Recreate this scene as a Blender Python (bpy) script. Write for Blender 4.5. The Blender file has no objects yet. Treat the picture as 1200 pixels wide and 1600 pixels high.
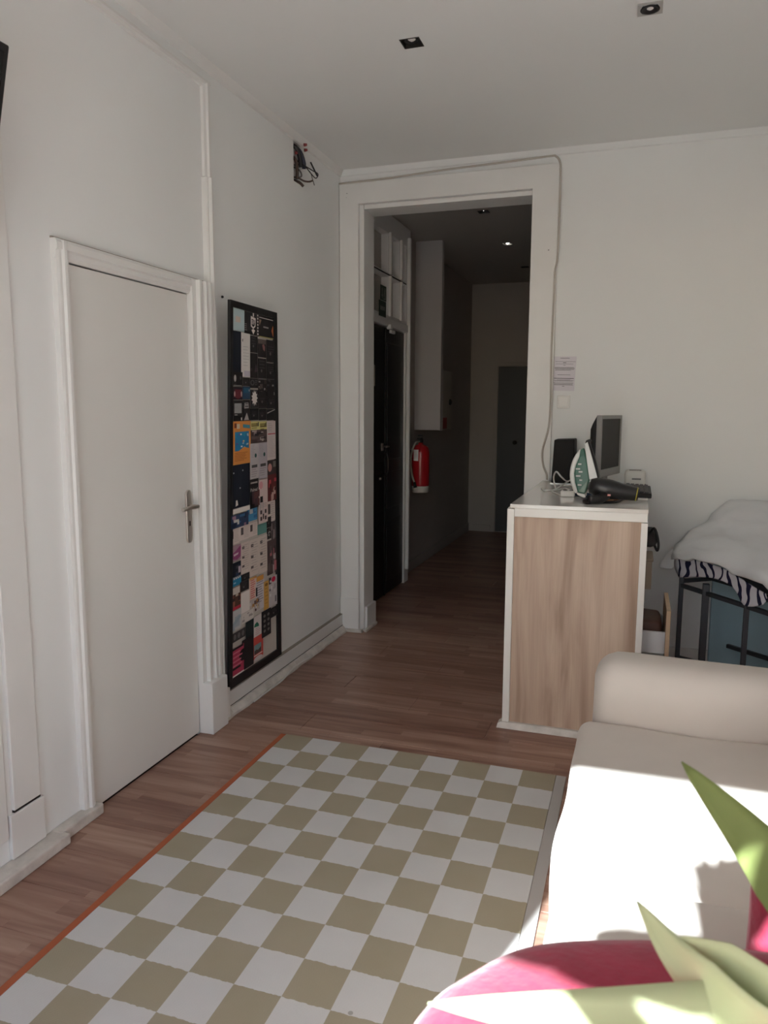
import bpy, bmesh, math, random
from mathutils import Vector, Matrix, noise

random.seed(7)
SC = bpy.context.scene
COL = SC.collection
PI = math.pi

# ------------------------------------------------------------------ camera
CAM = Vector((1.904, 0.0, 1.52))
YAW, PITCH, ROLL, FPX = math.radians(18.443), math.radians(7.682), math.radians(0.230), 1180.44
FWD = Vector((-math.sin(YAW) * math.cos(PITCH), math.cos(YAW) * math.cos(PITCH), -math.sin(PITCH)))
_r = FWD.cross(Vector((0, 0, 1))).normalized()
_u = _r.cross(FWD)
RGT = _r * math.cos(ROLL) + _u * math.sin(ROLL)
UPV = -_r * math.sin(ROLL) + _u * math.cos(ROLL)
cd = bpy.data.cameras.new('camera')
cam = bpy.data.objects.new('camera', cd)
COL.objects.link(cam)
cam.matrix_world = Matrix(((RGT.x, UPV.x, -FWD.x, CAM.x), (RGT.y, UPV.y, -FWD.y, CAM.y), (RGT.z, UPV.z, -FWD.z, CAM.z), (0, 0, 0, 1)))
cd.sensor_fit = 'VERTICAL'
cd.sensor_height = 24.0
cd.lens = FPX / 1600 * 24.0
cd.clip_start = 0.02
cd.dof.use_dof = True
cd.dof.focus_distance = 3.6
cd.dof.aperture_fstop = 4.5
SC.camera = cam

# ------------------------------------------------------------------ light
SUN_EL = math.radians(35.0)
SUN_H = Vector((0.285, 0.9585, 0.0))          # where the sunlight travels, on the floor plan
sun_dir = (SUN_H * math.cos(SUN_EL) + Vector((0, 0, -math.sin(SUN_EL)))).normalized()
w = bpy.data.worlds.new('sky')
SC.world = w
w.use_nodes = True
nt = w.node_tree
bg = nt.nodes['Background']
sky = nt.nodes.new('ShaderNodeTexSky')
sky.sky_type = 'NISHITA'
sky.sun_disc = False
sky.sun_elevation = SUN_EL
sky.sun_rotation = math.atan2(-SUN_H.x, -SUN_H.y)
nt.links.new(sky.outputs[0], bg.inputs[0])
bg.inputs[1].default_value = 0.18
sl = bpy.data.lights.new('sun', 'SUN')
sl.energy = 10.5
sl.angle = math.radians(0.6)
sl.color = (0.87, 0.96, 1.0)
so = bpy.data.objects.new('sun', sl)
COL.objects.link(so)
so.location = (0.0, -6.0, 6.0)
so.rotation_euler = sun_dir.to_track_quat('-Z', 'Y').to_euler()
for nm, x0, x1, z0, z1 in (('daylight_portal', 0.78, 2.31, 0.02, 2.74),):
    pl = bpy.data.lights.new(nm, 'AREA')
    pl.shape = 'RECTANGLE'
    pl.size, pl.size_y = x1 - x0, z1 - z0
    pl.cycles.is_portal = True
    po = bpy.data.objects.new(nm, pl)
    COL.objects.link(po)
    po.location = ((x0 + x1) / 2, -0.86, (z0 + z1) / 2)
    po.rotation_euler = (math.radians(90), 0, 0)
vs = SC.view_settings
vs.view_transform = 'Standard'
vs.look = 'None'
vs.gamma = 1.0
vs.use_curve_mapping = False
vs.exposure = 1.5
SC.cycles.max_bounces = 12
SC.cycles.diffuse_bounces = 8
SC.cycles.sample_clamp_indirect = 8.0


def ray(px, py):
    return FWD + RGT * ((px - 600) / FPX) - UPV * ((py - 800) / FPX)


def at_x(px, py, x):
    d = ray(px, py)
    return CAM + d * ((x - CAM.x) / d.x)


def at_y(px, py, y):
    d = ray(px, py)
    return CAM + d * ((y - CAM.y) / d.y)


def at_z(px, py, z):
    d = ray(px, py)
    return CAM + d * ((z - CAM.z) / d.z)


def at_d(px, py, dist):
    return CAM + ray(px, py) * dist


# ------------------------------------------------------------------ materials
MATS = {}


def mat(name, col=(0.8, 0.8, 0.8), rough=0.6, metal=0.0, spec=0.5, var=0.0, vscale=6.0, bump=0.0, bscale=40.0,
        emit=None, trans=0.0, sheen=0.0, stretch=None, sss=0.0):
    if name in MATS:
        return MATS[name]
    m = bpy.data.materials.new(name)
    m.use_nodes = True
    t = m.node_tree
    p = t.nodes['Principled BSDF']
    p.inputs['Base Color'].default_value = (*col, 1)
    p.inputs['Roughness'].default_value = rough
    p.inputs['Metallic'].default_value = metal
    p.inputs['Specular IOR Level'].default_value = spec
    if sheen:
        p.inputs['Sheen Weight'].default_value = sheen
    if sss:
        p.inputs['Subsurface Weight'].default_value = sss
    if emit:
        p.inputs['Emission Color'].default_value = (*emit[0], 1)
        p.inputs['Emission Strength'].default_value = emit[1]
    if var or bump:
        tc = t.nodes.new('ShaderNodeTexCoord')
        src = tc.outputs['Object']
        if stretch:
            mp = t.nodes.new('ShaderNodeMapping')
            mp.inputs['Scale'].default_value = stretch
            t.links.new(src, mp.inputs[0])
            src = mp.outputs[0]
        if var:
            n = t.nodes.new('ShaderNodeTexNoise')
            n.inputs['Scale'].default_value = vscale
            n.inputs['Detail'].default_value = 5
            t.links.new(src, n.inputs['Vector'])
            r = t.nodes.new('ShaderNodeValToRGB')
            r.color_ramp.elements[0].position = 0.3
            r.color_ramp.elements[1].position = 0.7
            r.color_ramp.elements[0].color = (*[max(0, c * (1 - var)) for c in col], 1)
            r.color_ramp.elements[1].color = (*[min(1, c * (1 + var)) for c in col], 1)
            t.links.new(n.outputs[0], r.inputs[0])
            t.links.new(r.outputs[0], p.inputs['Base Color'])
        if bump:
            n2 = t.nodes.new('ShaderNodeTexNoise')
            n2.inputs['Scale'].default_value = bscale
            n2.inputs['Detail'].default_value = 4
            t.links.new(src, n2.inputs['Vector'])
            b = t.nodes.new('ShaderNodeBump')
            b.inputs['Strength'].default_value = bump
            b.inputs['Distance'].default_value = 0.01
            t.links.new(n2.outputs[0], b.inputs['Height'])
            t.links.new(b.outputs[0], p.inputs['Normal'])
    MATS[name] = m
    return m


def nodes_of(m):
    return m.node_tree, m.node_tree.nodes['Principled BSDF']


WALL = mat('painted_plaster', (0.80, 0.81, 0.80), 0.75, spec=0.3, var=0.02, vscale=1.3, bump=0.06, bscale=9)
CEIL = mat('ceiling_paint', (0.81, 0.815, 0.80), 0.85, spec=0.2, var=0.015, vscale=1.0, bump=0.04, bscale=6)
HALLWALL = mat('corridor_paint', (0.45, 0.42, 0.395), 0.75, spec=0.3, var=0.02, vscale=2, bump=0.05, bscale=9)  # darkened below the room's paint, corridor dimness put into the colour
GLOSSW = mat('white_gloss_paint', (0.765, 0.76, 0.74), 0.35, spec=0.4, var=0.03, vscale=3, bump=0.05, bscale=14)
DOORW = mat('white_door_laminate', (0.75, 0.74, 0.71), 0.42, spec=0.4, var=0.012, vscale=2)
WORN = mat('worn_white_paint', (0.62, 0.58, 0.53), 0.55, spec=0.3, var=0.18, vscale=14, bump=0.25, bscale=40)
BLACKP = mat('black_paint', (0.012, 0.012, 0.013), 0.4, spec=0.4)
BLACKM = mat('matt_black_plastic', (0.012, 0.012, 0.013), 0.55, spec=0.4)
DARK = mat('dark_recess', (0.03, 0.025, 0.022), 0.8, spec=0.2)
STEEL = mat('brushed_steel', (0.60, 0.55, 0.51), 0.36, 1.0, var=0.05, vscale=30)
WPLASTIC = mat('white_plastic', (0.75, 0.74, 0.71), 0.4)


def floor_material():
    m = mat('laminate_planks', (0.2, 0.11, 0.07), 0.36, spec=0.35)
    t, p = nodes_of(m)
    N, L = t.nodes.new, t.links.new
    geo = N('ShaderNodeNewGeometry')
    inf = N('ShaderNodeObjectInfo')
    sep = N('ShaderNodeSeparateXYZ')
    L(geo.outputs['Position'], sep.inputs[0])

    def math_(op, a, b=None):
        n = N('ShaderNodeMath')
        n.operation = op
        for k, v in enumerate((a, b)):
            if v is None:
                continue
            if isinstance(v, (int, float)):
                n.inputs[k].default_value = v
            else:
                L(v, n.inputs[k])
        return n.outputs[0]
    row = math_('FLOOR', math_('DIVIDE', sep.outputs[1], 0.065))
    wn = N('ShaderNodeTexWhiteNoise')
    wn.noise_dimensions = '1D'
    L(row, wn.inputs['W'])
    cell = math_('FLOOR', math_('DIVIDE', math_('ADD', sep.outputs[0], math_('MULTIPLY', wn.outputs['Value'], 0.8)), 0.52))
    wn2 = N('ShaderNodeTexWhiteNoise')
    wn2.noise_dimensions = '3D'
    cmb = N('ShaderNodeCombineXYZ')
    L(row, cmb.inputs[0])
    L(cell, cmb.inputs[1])
    L(cmb.outputs[0], wn2.inputs['Vector'])
    # grain stretched along the plank, shifted from strip to strip
    cmb2 = N('ShaderNodeCombineXYZ')
    L(math_('ADD', math_('MULTIPLY', sep.outputs[0], 2.2), math_('MULTIPLY', wn2.outputs['Value'], 40)), cmb2.inputs[0])
    L(math_('MULTIPLY', sep.outputs[1], 26), cmb2.inputs[1])
    nz = N('ShaderNodeTexNoise')
    nz.inputs['Scale'].default_value = 1.0
    nz.inputs['Detail'].default_value = 6
    nz.inputs['Distortion'].default_value = 0.6
    L(cmb2.outputs[0], nz.inputs['Vector'])
    r = N('ShaderNodeValToRGB')
    e = r.color_ramp.elements
    e[0].position, e[0].color = 0.28, (0.20, 0.10, 0.072, 1)
    e[1].position, e[1].color = 0.72, (0.44, 0.29, 0.22, 1)
    e2 = e.new(0.5)
    e2.color = (0.32, 0.185, 0.137, 1)
    mixv = math_('ADD', math_('MULTIPLY', nz.outputs[0], 0.7), math_('ADD', math_('MULTIPLY', wn2.outputs['Value'], 0.2), math_('MULTIPLY', inf.outputs['Random'], 0.1)))
    L(mixv, r.inputs[0])
    L(r.outputs[0], p.inputs['Base Color'])
    rr = N('ShaderNodeMapRange')
    L(nz.outputs[0], rr.inputs[0])
    rr.inputs[3].default_value, rr.inputs[4].default_value = 0.27, 0.42
    L(rr.outputs[0], p.inputs['Roughness'])
    return m


PLANK = floor_material()


def wood_panel_material():
    m = mat('light_oak_laminate', (0.45, 0.33, 0.25), 0.45, spec=0.35)
    t, p = nodes_of(m)
    N, L = t.nodes.new, t.links.new
    tc = N('ShaderNodeTexCoord')
    mp = N('ShaderNodeMapping')
    mp.inputs['Scale'].default_value = (9, 9, 0.9)
    L(tc.outputs['Object'], mp.inputs[0])
    n = N('ShaderNodeTexNoise')
    n.inputs['Scale'].default_value = 1.0
    n.inputs['Detail'].default_value = 7
    n.inputs['Distortion'].default_value = 1.2
    L(mp.outputs[0], n.inputs['Vector'])
    r = N('ShaderNodeValToRGB')
    e = r.color_ramp.elements
    e[0].position, e[0].color = 0.3, (0.33, 0.225, 0.165, 1)
    e[1].position, e[1].color = 0.68, (0.56, 0.43, 0.335, 1)
    k = e.new(0.48)
    k.color = (0.46, 0.335, 0.255, 1)
    L(n.outputs[0], r.inputs[0])
    mp2 = N('ShaderNodeMapping')
    mp2.inputs['Scale'].default_value = (60, 60, 1.5)
    L(tc.outputs['Object'], mp2.inputs[0])
    n2 = N('ShaderNodeTexNoise')
    n2.inputs['Scale'].default_value = 2.0
    L(mp2.outputs[0], n2.inputs['Vector'])
    mx = N('ShaderNodeMixRGB')
    mx.blend_type = 'OVERLAY'
    mx.inputs[0].default_value = 0.12
    L(r.outputs[0], mx.inputs[1])
    L(n2.outputs[0], mx.inputs[2])
    L(mx.outputs[0], p.inputs['Base Color'])
    return m


OAK = wood_panel_material()
SOFA = mat('beige_cotton_cover', (0.60, 0.55, 0.50), 0.9, spec=0.15, var=0.03, vscale=5, bump=0.15, bscale=9, sheen=0.1)
RED = mat('crimson_fabric', (0.34, 0.026, 0.062), 0.85, spec=0.15, var=0.10, vscale=30, bump=0.2, bscale=70, sheen=0.25)
SHEET = mat('white_bed_linen', (0.66, 0.67, 0.68), 0.9, spec=0.15, var=0.02, vscale=4, bump=0.2, bscale=10)
GREYM = mat('dark_grey_metal', (0.05, 0.055, 0.065), 0.45, 0.3)


# ------------------------------------------------------------------ mesh builder
class B:
    def __init__(s, m=None):
        s.v, s.f, s.mi, s.sm, s.mats, s.cur = [], [], [], [], [], 0
        s.M = None
        if m:
            s.use(m)

    def use(s, m):
        if m not in s.mats:
            s.mats.append(m)
        s.cur = s.mats.index(m)
        return s

    def add(s, vs, fs, smooth=False):
        o = len(s.v)
        for p in vs:
            p = Vector(p)
            s.v.append(s.M @ p if s.M else p)
        for f in fs:
            s.f.append([i + o for i in f])
            s.mi.append(s.cur)
            s.sm.append(smooth)
        return s

    def box(s, x0, x1, y0, y1, z0, z1):
        vs = [(x, y, z) for z in (z0, z1) for y in (y0, y1) for x in (x0, x1)]
        return s.add(vs, [(0, 2, 3, 1), (4, 5, 7, 6), (0, 1, 5, 4), (2, 6, 7, 3), (0, 4, 6, 2), (1, 3, 7, 5)])

    def prism(s, poly, off, smooth=False):
        n = len(poly)
        off = Vector(off)
        vs = [Vector(p) for p in poly] + [Vector(p) + off for p in poly]
        fs = [tuple(range(n - 1, -1, -1)), tuple(range(n, 2 * n))]
        fs += [(i, (i + 1) % n, n + (i + 1) % n, n + i) for i in range(n)]
        return s.add(vs, fs, smooth)

    def loft(s, rings, closed=True, cap=True, smooth=True):
        n = len(rings[0])
        vs = [p for r in rings for p in r]
        fs = []
        for k in range(len(rings) - 1):
            for i in range(n if closed else n - 1):
                j = (i + 1) % n
                fs.append((k * n + i, k * n + j, (k + 1) * n + j, (k + 1) * n + i))
        if cap and closed:
            fs.append(tuple(range(n - 1, -1, -1)))
            fs.append(tuple(range((len(rings) - 1) * n, len(rings) * n)))
        return s.add(vs, fs, smooth)

    def tube(s, pts, r, n=8, smooth=True, spin=0.0):
        pts = [Vector(p) for p in pts]
        rr = r if isinstance(r, (list, tuple)) else [r] * len(pts)
        rings = []
        up = None
        for i, p in enumerate(pts):
            d = (pts[min(i + 1, len(pts) - 1)] - pts[max(i - 1, 0)]).normalized()
            if up is None:
                a = Vector((0, 0, 1)) if abs(d.z) < 0.9 else Vector((1, 0, 0))
                up = (a - d * a.dot(d)).normalized()
            else:
                up = (up - d * up.dot(d)).normalized()
            sd = d.cross(up)
            rings.append([p + (up * math.cos(spin + 2 * PI * k / n) + sd * math.sin(spin + 2 * PI * k / n)) * rr[i] for k in range(n)])
        return s.loft(rings, smooth=smooth)

    def bar(s, p, q, w):
        return s.tube([p, q], w * 0.7071, 4, False, PI / 4)

    def lathe(s, c, prof, n=20, axis=(0, 0, 1), smooth=True):
        ax = Vector(axis).normalized()
        a = Vector((1, 0, 0)) if abs(ax.x) < 0.9 else Vector((0, 1, 0))
        e1 = (a - ax * a.dot(ax)).normalized()
        e2 = ax.cross(e1)
        c = Vector(c)
        rings = [[c + ax * h + (e1 * math.cos(2 * PI * k / n) + e2 * math.sin(2 * PI * k / n)) * max(r, 1e-4) for k in range(n)] for r, h in prof]
        return s.loft(rings, smooth=smooth)

    def soft(s, x0, x1, y0, y1, z0, z1, r, n=10, amp=0.0, freq=3.0, puff=0.0, seed=0.0):
        """A box with rounded edges, optional puff and lumps."""
        c = Vector(((x0 + x1) / 2, (y0 + y1) / 2, (z0 + z1) / 2))
        h = Vector(((x1 - x0) / 2, (y1 - y0) / 2, (z1 - z0) / 2))
        idx, vs, fs = {}, [], []

        def spread(i):
            # denser near the ends
            t = i / n * 2 - 1
            return math.sin(t * PI / 2)

        def vid(i, j, k):
            key = (i, j, k)
            if key in idx:
                return idx[key]
            p = Vector((spread(i) * h.x, spread(j) * h.y, spread(k) * h.z))
            q = Vector([max(-(h[a] - r), min(h[a] - r, p[a])) for a in range(3)])
            d = p - q
            if d.length > 1e-9:
                # map the corner of the cube onto the rounded corner
                m = max(abs(d.x), abs(d.y), abs(d.z))
                p = q + d.normalized() * m
            if puff:
                ux, uy, uz = p.x / h.x, p.y / h.y, p.z / h.z
                p.z += puff * uz * (1 - ux * ux) * (1 - uy * uy)
            pw = p + c
            if amp:
                nv = noise.noise_vector(pw * freq + Vector((seed, seed * 1.7, 0)))
                pw = pw + Vector((nv.x, nv.y, nv.z)) * amp
            idx[key] = len(vs)
            vs.append(pw)
            return idx[key]
        for a in range(n):
            for b in range(n):
                fs.append((vid(a, b, 0), vid(a, b + 1, 0), vid(a + 1, b + 1, 0), vid(a + 1, b, 0)))
                fs.append((vid(a, b, n), vid(a + 1, b, n), vid(a + 1, b + 1, n), vid(a, b + 1, n)))
                fs.append((vid(a, 0, b), vid(a + 1, 0, b), vid(a + 1, 0, b + 1), vid(a, 0, b + 1)))
                fs.append((vid(a, n, b), vid(a, n, b + 1), vid(a + 1, n, b + 1), vid(a + 1, n, b)))
                fs.append((vid(0, a, b), vid(0, a, b + 1), vid(0, a + 1, b + 1), vid(0, a + 1, b)))
                fs.append((vid(n, a, b), vid(n, a + 1, b), vid(n, a + 1, b + 1), vid(n, a, b + 1)))
        return s.add(vs, fs, True)

    def slab(s, axis, c0, c1, aa, bb, holes):
        """A plate with rectangular holes. axis: the thin axis, from c0 to c1."""
        A = sorted(set(list(aa) + [v for h in holes for v in h[:2] if aa[0] < v < aa[1]]))
        Bc = sorted(set(list(bb) + [v for h in holes for v in h[2:] if bb[0] < v < bb[1]]))

        def solid(i, j):
            if not (0 <= i < len(A) - 1 and 0 <= j < len(Bc) - 1):
                return False
            ca, cb = (A[i] + A[i + 1]) / 2, (Bc[j] + Bc[j + 1]) / 2
            return not any(h[0] < ca < h[1] and h[2] < cb < h[3] for h in holes)
        idx, vs, fs = {}, [], []

        def V(i, j, k):
            key = (i, j, k)
            if key not in idx:
                idx[key] = len(vs)
                c = (c0, c1)[k]
                a, b = A[i], Bc[j]
                vs.append({'x': (c, a, b), 'y': (a, c, b), 'z': (a, b, c)}[axis])
            return idx[key]
        for i in range(len(A) - 1):
            for j in range(len(Bc) - 1):
                if not solid(i, j):
                    continue
                fs.append((V(i, j, 0), V(i + 1, j, 0), V(i + 1, j + 1, 0), V(i, j + 1, 0)))
                fs.append((V(i, j, 1), V(i, j + 1, 1), V(i + 1, j + 1, 1), V(i + 1, j, 1)))
                for di, dj, e in ((-1, 0, ((i, j), (i, j + 1))), (1, 0, ((i + 1, j), (i + 1, j + 1))), (0, -1, ((i, j), (i + 1, j))), (0, 1, ((i, j + 1), (i + 1, j + 1)))):
                    if not solid(i + di, j + dj):
                        (p, q), (p2, q2) = e
                        fs.append((V(p, q, 0), V(p2, q2, 0), V(p2, q2, 1), V(p, q, 1)))
        return s.add(vs, fs)

    def text(s, string, size, fn):
        cu = bpy.data.curves.new('t', 'FONT')
        cu.body = string
        cu.size = size
        cu.resolution_u = 2
        ob = bpy.data.objects.new('t', cu)
        COL.objects.link(ob)
        bpy.context.view_layer.update()
        me = bpy.data.meshes.new_from_object(ob)
        vs = [fn(v.co.x, v.co.y) for v in me.vertices]
        fs = [tuple(p.vertices) for p in me.polygons]
        bpy.data.objects.remove(ob)
        bpy.data.curves.remove(cu)
        bpy.data.meshes.remove(me)
        return s.add(vs, fs)

    def build(s, name, parent=None, bevel=0.0, seg=2, origin=None, subsurf=0, fix=True):
        org = Vector(origin) if origin is not None else Vector((0, 0, 0))
        if parent is not None:
            o = parent
            pw = Vector((0, 0, 0))
            while o is not None:
                pw += o.location
                o = o.parent
            if origin is None:
                org = pw.copy()
        me = bpy.data.meshes.new(name)
        me.from_pydata([v - org for v in s.v], [], s.f)
        for m in s.mats:
            me.materials.append(m)
        for p, k, sm in zip(me.polygons, s.mi, s.sm):
            p.material_index = k
            p.use_smooth = sm
        if fix:
            bm = bmesh.new()
            bm.from_mesh(me)
            bmesh.ops.recalc_face_normals(bm, faces=bm.faces)
            bm.to_mesh(me)
            bm.free()
        me.update()
        ob = bpy.data.objects.new(name, me)
        COL.objects.link(ob)
        if parent is not None:
            ob.parent = parent
            ob.location = org - pw
        else:
            ob.location = org
        if bevel:
            bv = ob.modifiers.new('bevel', 'BEVEL')
            bv.width = bevel
            bv.segments = seg
            bv.limit_method = 'ANGLE'
        if subsurf:
            ss = ob.modifiers.new('subsurf', 'SUBSURF')
            ss.levels = ss.render_levels = subsurf
        return ob


def tag(o, label, cat, group=None):
    o['label'] = label
    o['category'] = cat
    if group:
        o['group'] = group
    return o


def struct(o):
    o['kind'] = 'structure'
    return o


def thing(name, loc, label=None, cat=None, group=None):
    o = bpy.data.objects.new(name, None)
    COL.objects.link(o)
    o.location = loc
    o.empty_display_size = 0.1
    if label:
        tag(o, label, cat, group)
    return o


def bezier(pts, n=6):
    """Catmull-Rom through the points."""
    P = [Vector(p) for p in pts]
    P = [2 * P[0] - P[1]] + P + [2 * P[-1] - P[-2]]
    out = []
    for i in range(1, len(P) - 2):
        a, b, c, d = P[i - 1], P[i], P[i + 1], P[i + 2]
        for k in range(n):
            t = k / n
            out.append(0.5 * ((2 * b) + (c - a) * t + (2 * a - 5 * b + 4 * c - d) * t * t + (3 * b - a - 3 * c + d) * t ** 3))
    out.append(P[-2])
    return out

# ------------------------------------------------------------------ the room
D, H = 4.783, 3.048            # far wall of the room, ceiling height
RX, FY = 3.2, -0.75            # right wall, window wall
HY = 9.4                       # end of the corridor
OX0, OX1, OZ = 0.135, 1.243, 2.832   # opening to the corridor


def flat(name, **k):
    b = B(k.pop('m'))
    b.slab(k['axis'], k['c'][0], k['c'][1], k['a'], k['b'], k.get('holes', []))
    return struct(b.build(name))


floor = flat('floor', m=DARK, axis='z', c=(-0.12, -0.009), a=(-0.3, RX + 0.15), b=(FY - 0.15, HY + 0.15))
LP = [(0.929, 3.266), (1.875, 3.281), (0.692, 6.05), (0.683, 7.24), (0.676, 8.43)]
flat('ceiling', m=CEIL, axis='z', c=(H, H + 0.12), a=(-0.3, RX + 0.15), b=(FY - 0.15, D + 0.1),
     holes=[(x - 0.043, x + 0.043, y - 0.043, y + 0.043) for x, y in LP[:2]])
flat('ceiling_corridor', m=mat('corridor_ceiling_paint', (0.50, 0.48, 0.45), 0.85, spec=0.2), axis='z', c=(H, H + 0.12), a=(-0.3, 1.6), b=(D + 0.1, HY + 0.15),  # darker copy of the ceiling paint, deepens the corridor's dimness
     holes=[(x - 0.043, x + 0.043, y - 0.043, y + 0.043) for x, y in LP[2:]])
HOLE = (4.078, 4.168, 2.80, 3.03)
flat('wall_left', m=WALL, axis='x', c=(-0.15, 0.0), a=(FY, D + 0.01), b=(-0.01, H), holes=[(2.205, 2.962, -0.02, 2.03), HOLE])
flat('wall_back', m=WALL, axis='y', c=(D, D + 0.21), a=(-0.15, RX), b=(-0.01, H), holes=[(OX0, OX1, -0.02, OZ)])
flat('wall_right', m=WALL, axis='x', c=(RX, RX + 0.15), a=(FY - 0.15, D + 0.21), b=(-0.01, H))
flat('wall_front', m=WALL, axis='y', c=(FY - 0.15, FY), a=(-0.15, RX), b=(-0.01, H), holes=[(0.78, 2.31, 0.02, 2.74)])
# the corridor behind the opening
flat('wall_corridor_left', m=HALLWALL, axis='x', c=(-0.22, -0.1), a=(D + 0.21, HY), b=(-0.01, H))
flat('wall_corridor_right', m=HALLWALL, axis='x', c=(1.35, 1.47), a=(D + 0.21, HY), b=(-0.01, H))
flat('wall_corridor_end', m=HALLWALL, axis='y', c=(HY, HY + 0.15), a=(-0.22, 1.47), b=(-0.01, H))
g = B(mat('terrace_paving', (0.60, 0.57, 0.52), 0.9)).box(-6, 11, -9, -0.905, -0.16, -0.06).build('ground')  # added pale slab outside, bounces sunlight up onto ceiling and walls
struct(g)

# floor planks, laid across the room; each row starts at its own offset
pm = {}


def plank(x0, x1, y0):
    key = (round(x1 - x0, 3),)
    L = x1 - x0
    if key not in pm:
        b = B(PLANK)
        gp = 0.0005
        b.box(gp, L - gp, gp, 0.195 - gp, -0.009, -0.0012)
        # eased top edge
        b.v[4:8] = [Vector(v) for v in ((gp, gp, -0.0012), (L - gp, gp, -0.0012), (gp, 0.195 - gp, -0.0012), (L - gp, 0.195 - gp, -0.0012))]
        e = 0.0012
        n = len(b.v)
        b.v += [Vector(v) for v in ((gp + e, gp + e, 0), (L - gp - e, gp + e, 0), (gp + e, 0.195 - gp - e, 0), (L - gp - e, 0.195 - gp - e, 0))]
        b.f[1] = [n, n + 1, n + 3, n + 2]
        for q in ((4, 5, n + 1, n), (5, 7, n + 3, n + 1), (7, 6, n + 2, n + 3), (6, 4, n, n + 2)):
            b.f.append(list(q))
            b.mi.append(0)
            b.sm.append(False)
        o = b.build('plank')
        pm[key] = o.data
    else:
        o = bpy.data.objects.new('plank', pm[key])
        COL.objects.link(o)
    o.parent = floor
    o.location = (x0, y0, 0)


rng = random.Random(3)
row = 0
y = FY
while y < HY - 0.05:
    xa, xb = (0.0, RX) if y < D - 0.1 else (-0.1, 1.35)
    offs = (0.0, 0.43, 0.86)[row % 3]
    x = xa - offs
    while x < xb - 0.02:
        a, b_ = max(x, xa), min(x + 1.29, xb)
        if b_ - a > 0.05:
            plank(a, b_, y)
        x += 1.29
    y += 0.195
    row += 1

# windows behind the viewer: frames and panes
GLASS = bpy.data.materials.new('window_glass')
GLASS.use_nodes = True
t = GLASS.node_tree
t.nodes.remove(t.nodes['Principled BSDF'])
tr, gl, mx = t.nodes.new('ShaderNodeBsdfTransparent'), t.nodes.new('ShaderNodeBsdfGlossy'), t.nodes.new('ShaderNodeMixShader')
gl.inputs['Roughness'].default_value = 0.02
mx.inputs[0].default_value = 0.06
t.links.new(tr.outputs[0], mx.inputs[1])
t.links.new(gl.outputs[0], mx.inputs[2])
t.links.new(mx.outputs[0], t.nodes['Material Output'].inputs[0])


def sash(name, x0, x1, y, z0, z1, bars, parent=None):
    b = B(GLOSSW)
    b.slab('y', y - 0.025, y + 0.025, (x0, x1), (z0, z1), [(x0 + 0.05, x1 - 0.05, lo + 0.0, hi) for lo, hi in bars])
    o = struct(b.build(name))
    for lo, hi in bars:
        p = B(GLASS).box(x0 + 0.05, x1 - 0.05, y - 0.003, y + 0.003, lo, hi).build('pane', o)
    return o


sash('window_1', 1.545, 2.305, FY - 0.09, 0.03, 2.735, [(0.12, 0.9), (0.95, 2.24), (2.29, 2.68)])

# cornice line along the ceiling
b = B(GLOSSW)
b.prism([(0, FY, H), (0.035, FY, H), (0.012, FY, H - 0.03), (0, FY, H - 0.034)], (0, D - FY, 0))
struct(b.build('trim_1'))
b = B(WALL)
b.prism([(0, D, H), (0, D - 0.03, H), (0, D - 0.01, H - 0.03), (0, D, H - 0.034)], (RX, 0, 0))
struct(b.build('trim_2'))

# ---- the white door in the left wall
d1 = struct(thing('door_1', (0.0, 2.58, 0.0)))
B(DOORW).box(-0.035, 0.004, 2.212, 2.955, 0.008, 2.018).build('leaf', d1, bevel=0.003)
B(DARK).box(-0.15, -0.11, 2.2, 2.968, -0.012, 2.04).build('backing', d1)  # added unseen panel, keeps sky light from leaking round the leaf
b = B(GLOSSW)                                     # left casing with its moulded steps
prof = [(0, 2.147), (0.022, 2.147), (0.026, 2.156), (0.026, 2.168), (0.034, 2.174), (0.034, 2.186), (0.028, 2.190), (0.028, 2.199), (0.014, 2.211), (0, 2.211)]
b.prism([(x, y, 0.03) for x, y in prof], (0, 0, 2.055))
b.build('casing', d1)
b = B(GLOSSW)
prof = [(0, 2.958), (0.03, 2.958), (0.032, 2.985), (0.05, 2.990), (0.05, 3.006), (0.036, 3.012), (0.036, 3.03), (0.054, 3.036), (0.054, 3.05), (0.04, 3.056), (0.04, 3.07), (0.05, 3.076), (0.05, 3.09), (0.03, 3.10), (0, 3.10)]
b.prism([(x, y, 0.245) for x, y in prof], (0, 0, 1.84))
b.build('casing', d1)
b = B(GLOSSW)
prof = [(0, 2.022), (0.014, 2.022), (0.022, 2.034), (0.022, 2.05), (0.03, 2.056), (0.03, 2.078), (0.022, 2.09), (0, 2.09)]
b.prism([(x, 2.145, z) for x, z in prof], (0, 0.957, 0))
b.build('head_casing', d1)
B(mat('grimy_joint', (0.33, 0.29, 0.25), 0.9)).box(0.0, 0.006, 2.146, 3.10, 2.0905, 2.097).build('joint_line', d1)  # dark strip painted in as the shadow line above the casing
b = B(GLOSSW).box(0, 0.075, 2.960, 3.10, 0.0, 0.25)
b.build('plinth_block', d1, bevel=0.004)
hd = B(STEEL)
pts = []
for k in range(13):
    a = PI * k / 12
    pts.append((0.004, 2.912 + 0.021 * math.cos(a), 1.142 + 0.021 * math.sin(a)))
for k in range(13):
    a = PI + PI * k / 12
    pts.append((0.004, 2.912 + 0.021 * math.cos(a), 0.944 + 0.021 * math.sin(a)))
hd.prism(pts, (0.009, 0, 0))
handle = hd.build('handle', d1, bevel=0.002)
b = B(STEEL)
b.tube([(0.012, 2.912, 1.088), (0.045, 2.912, 1.088)], 0.011, 12)
b.build('lever_neck', handle)
b = B(STEEL)
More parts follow.
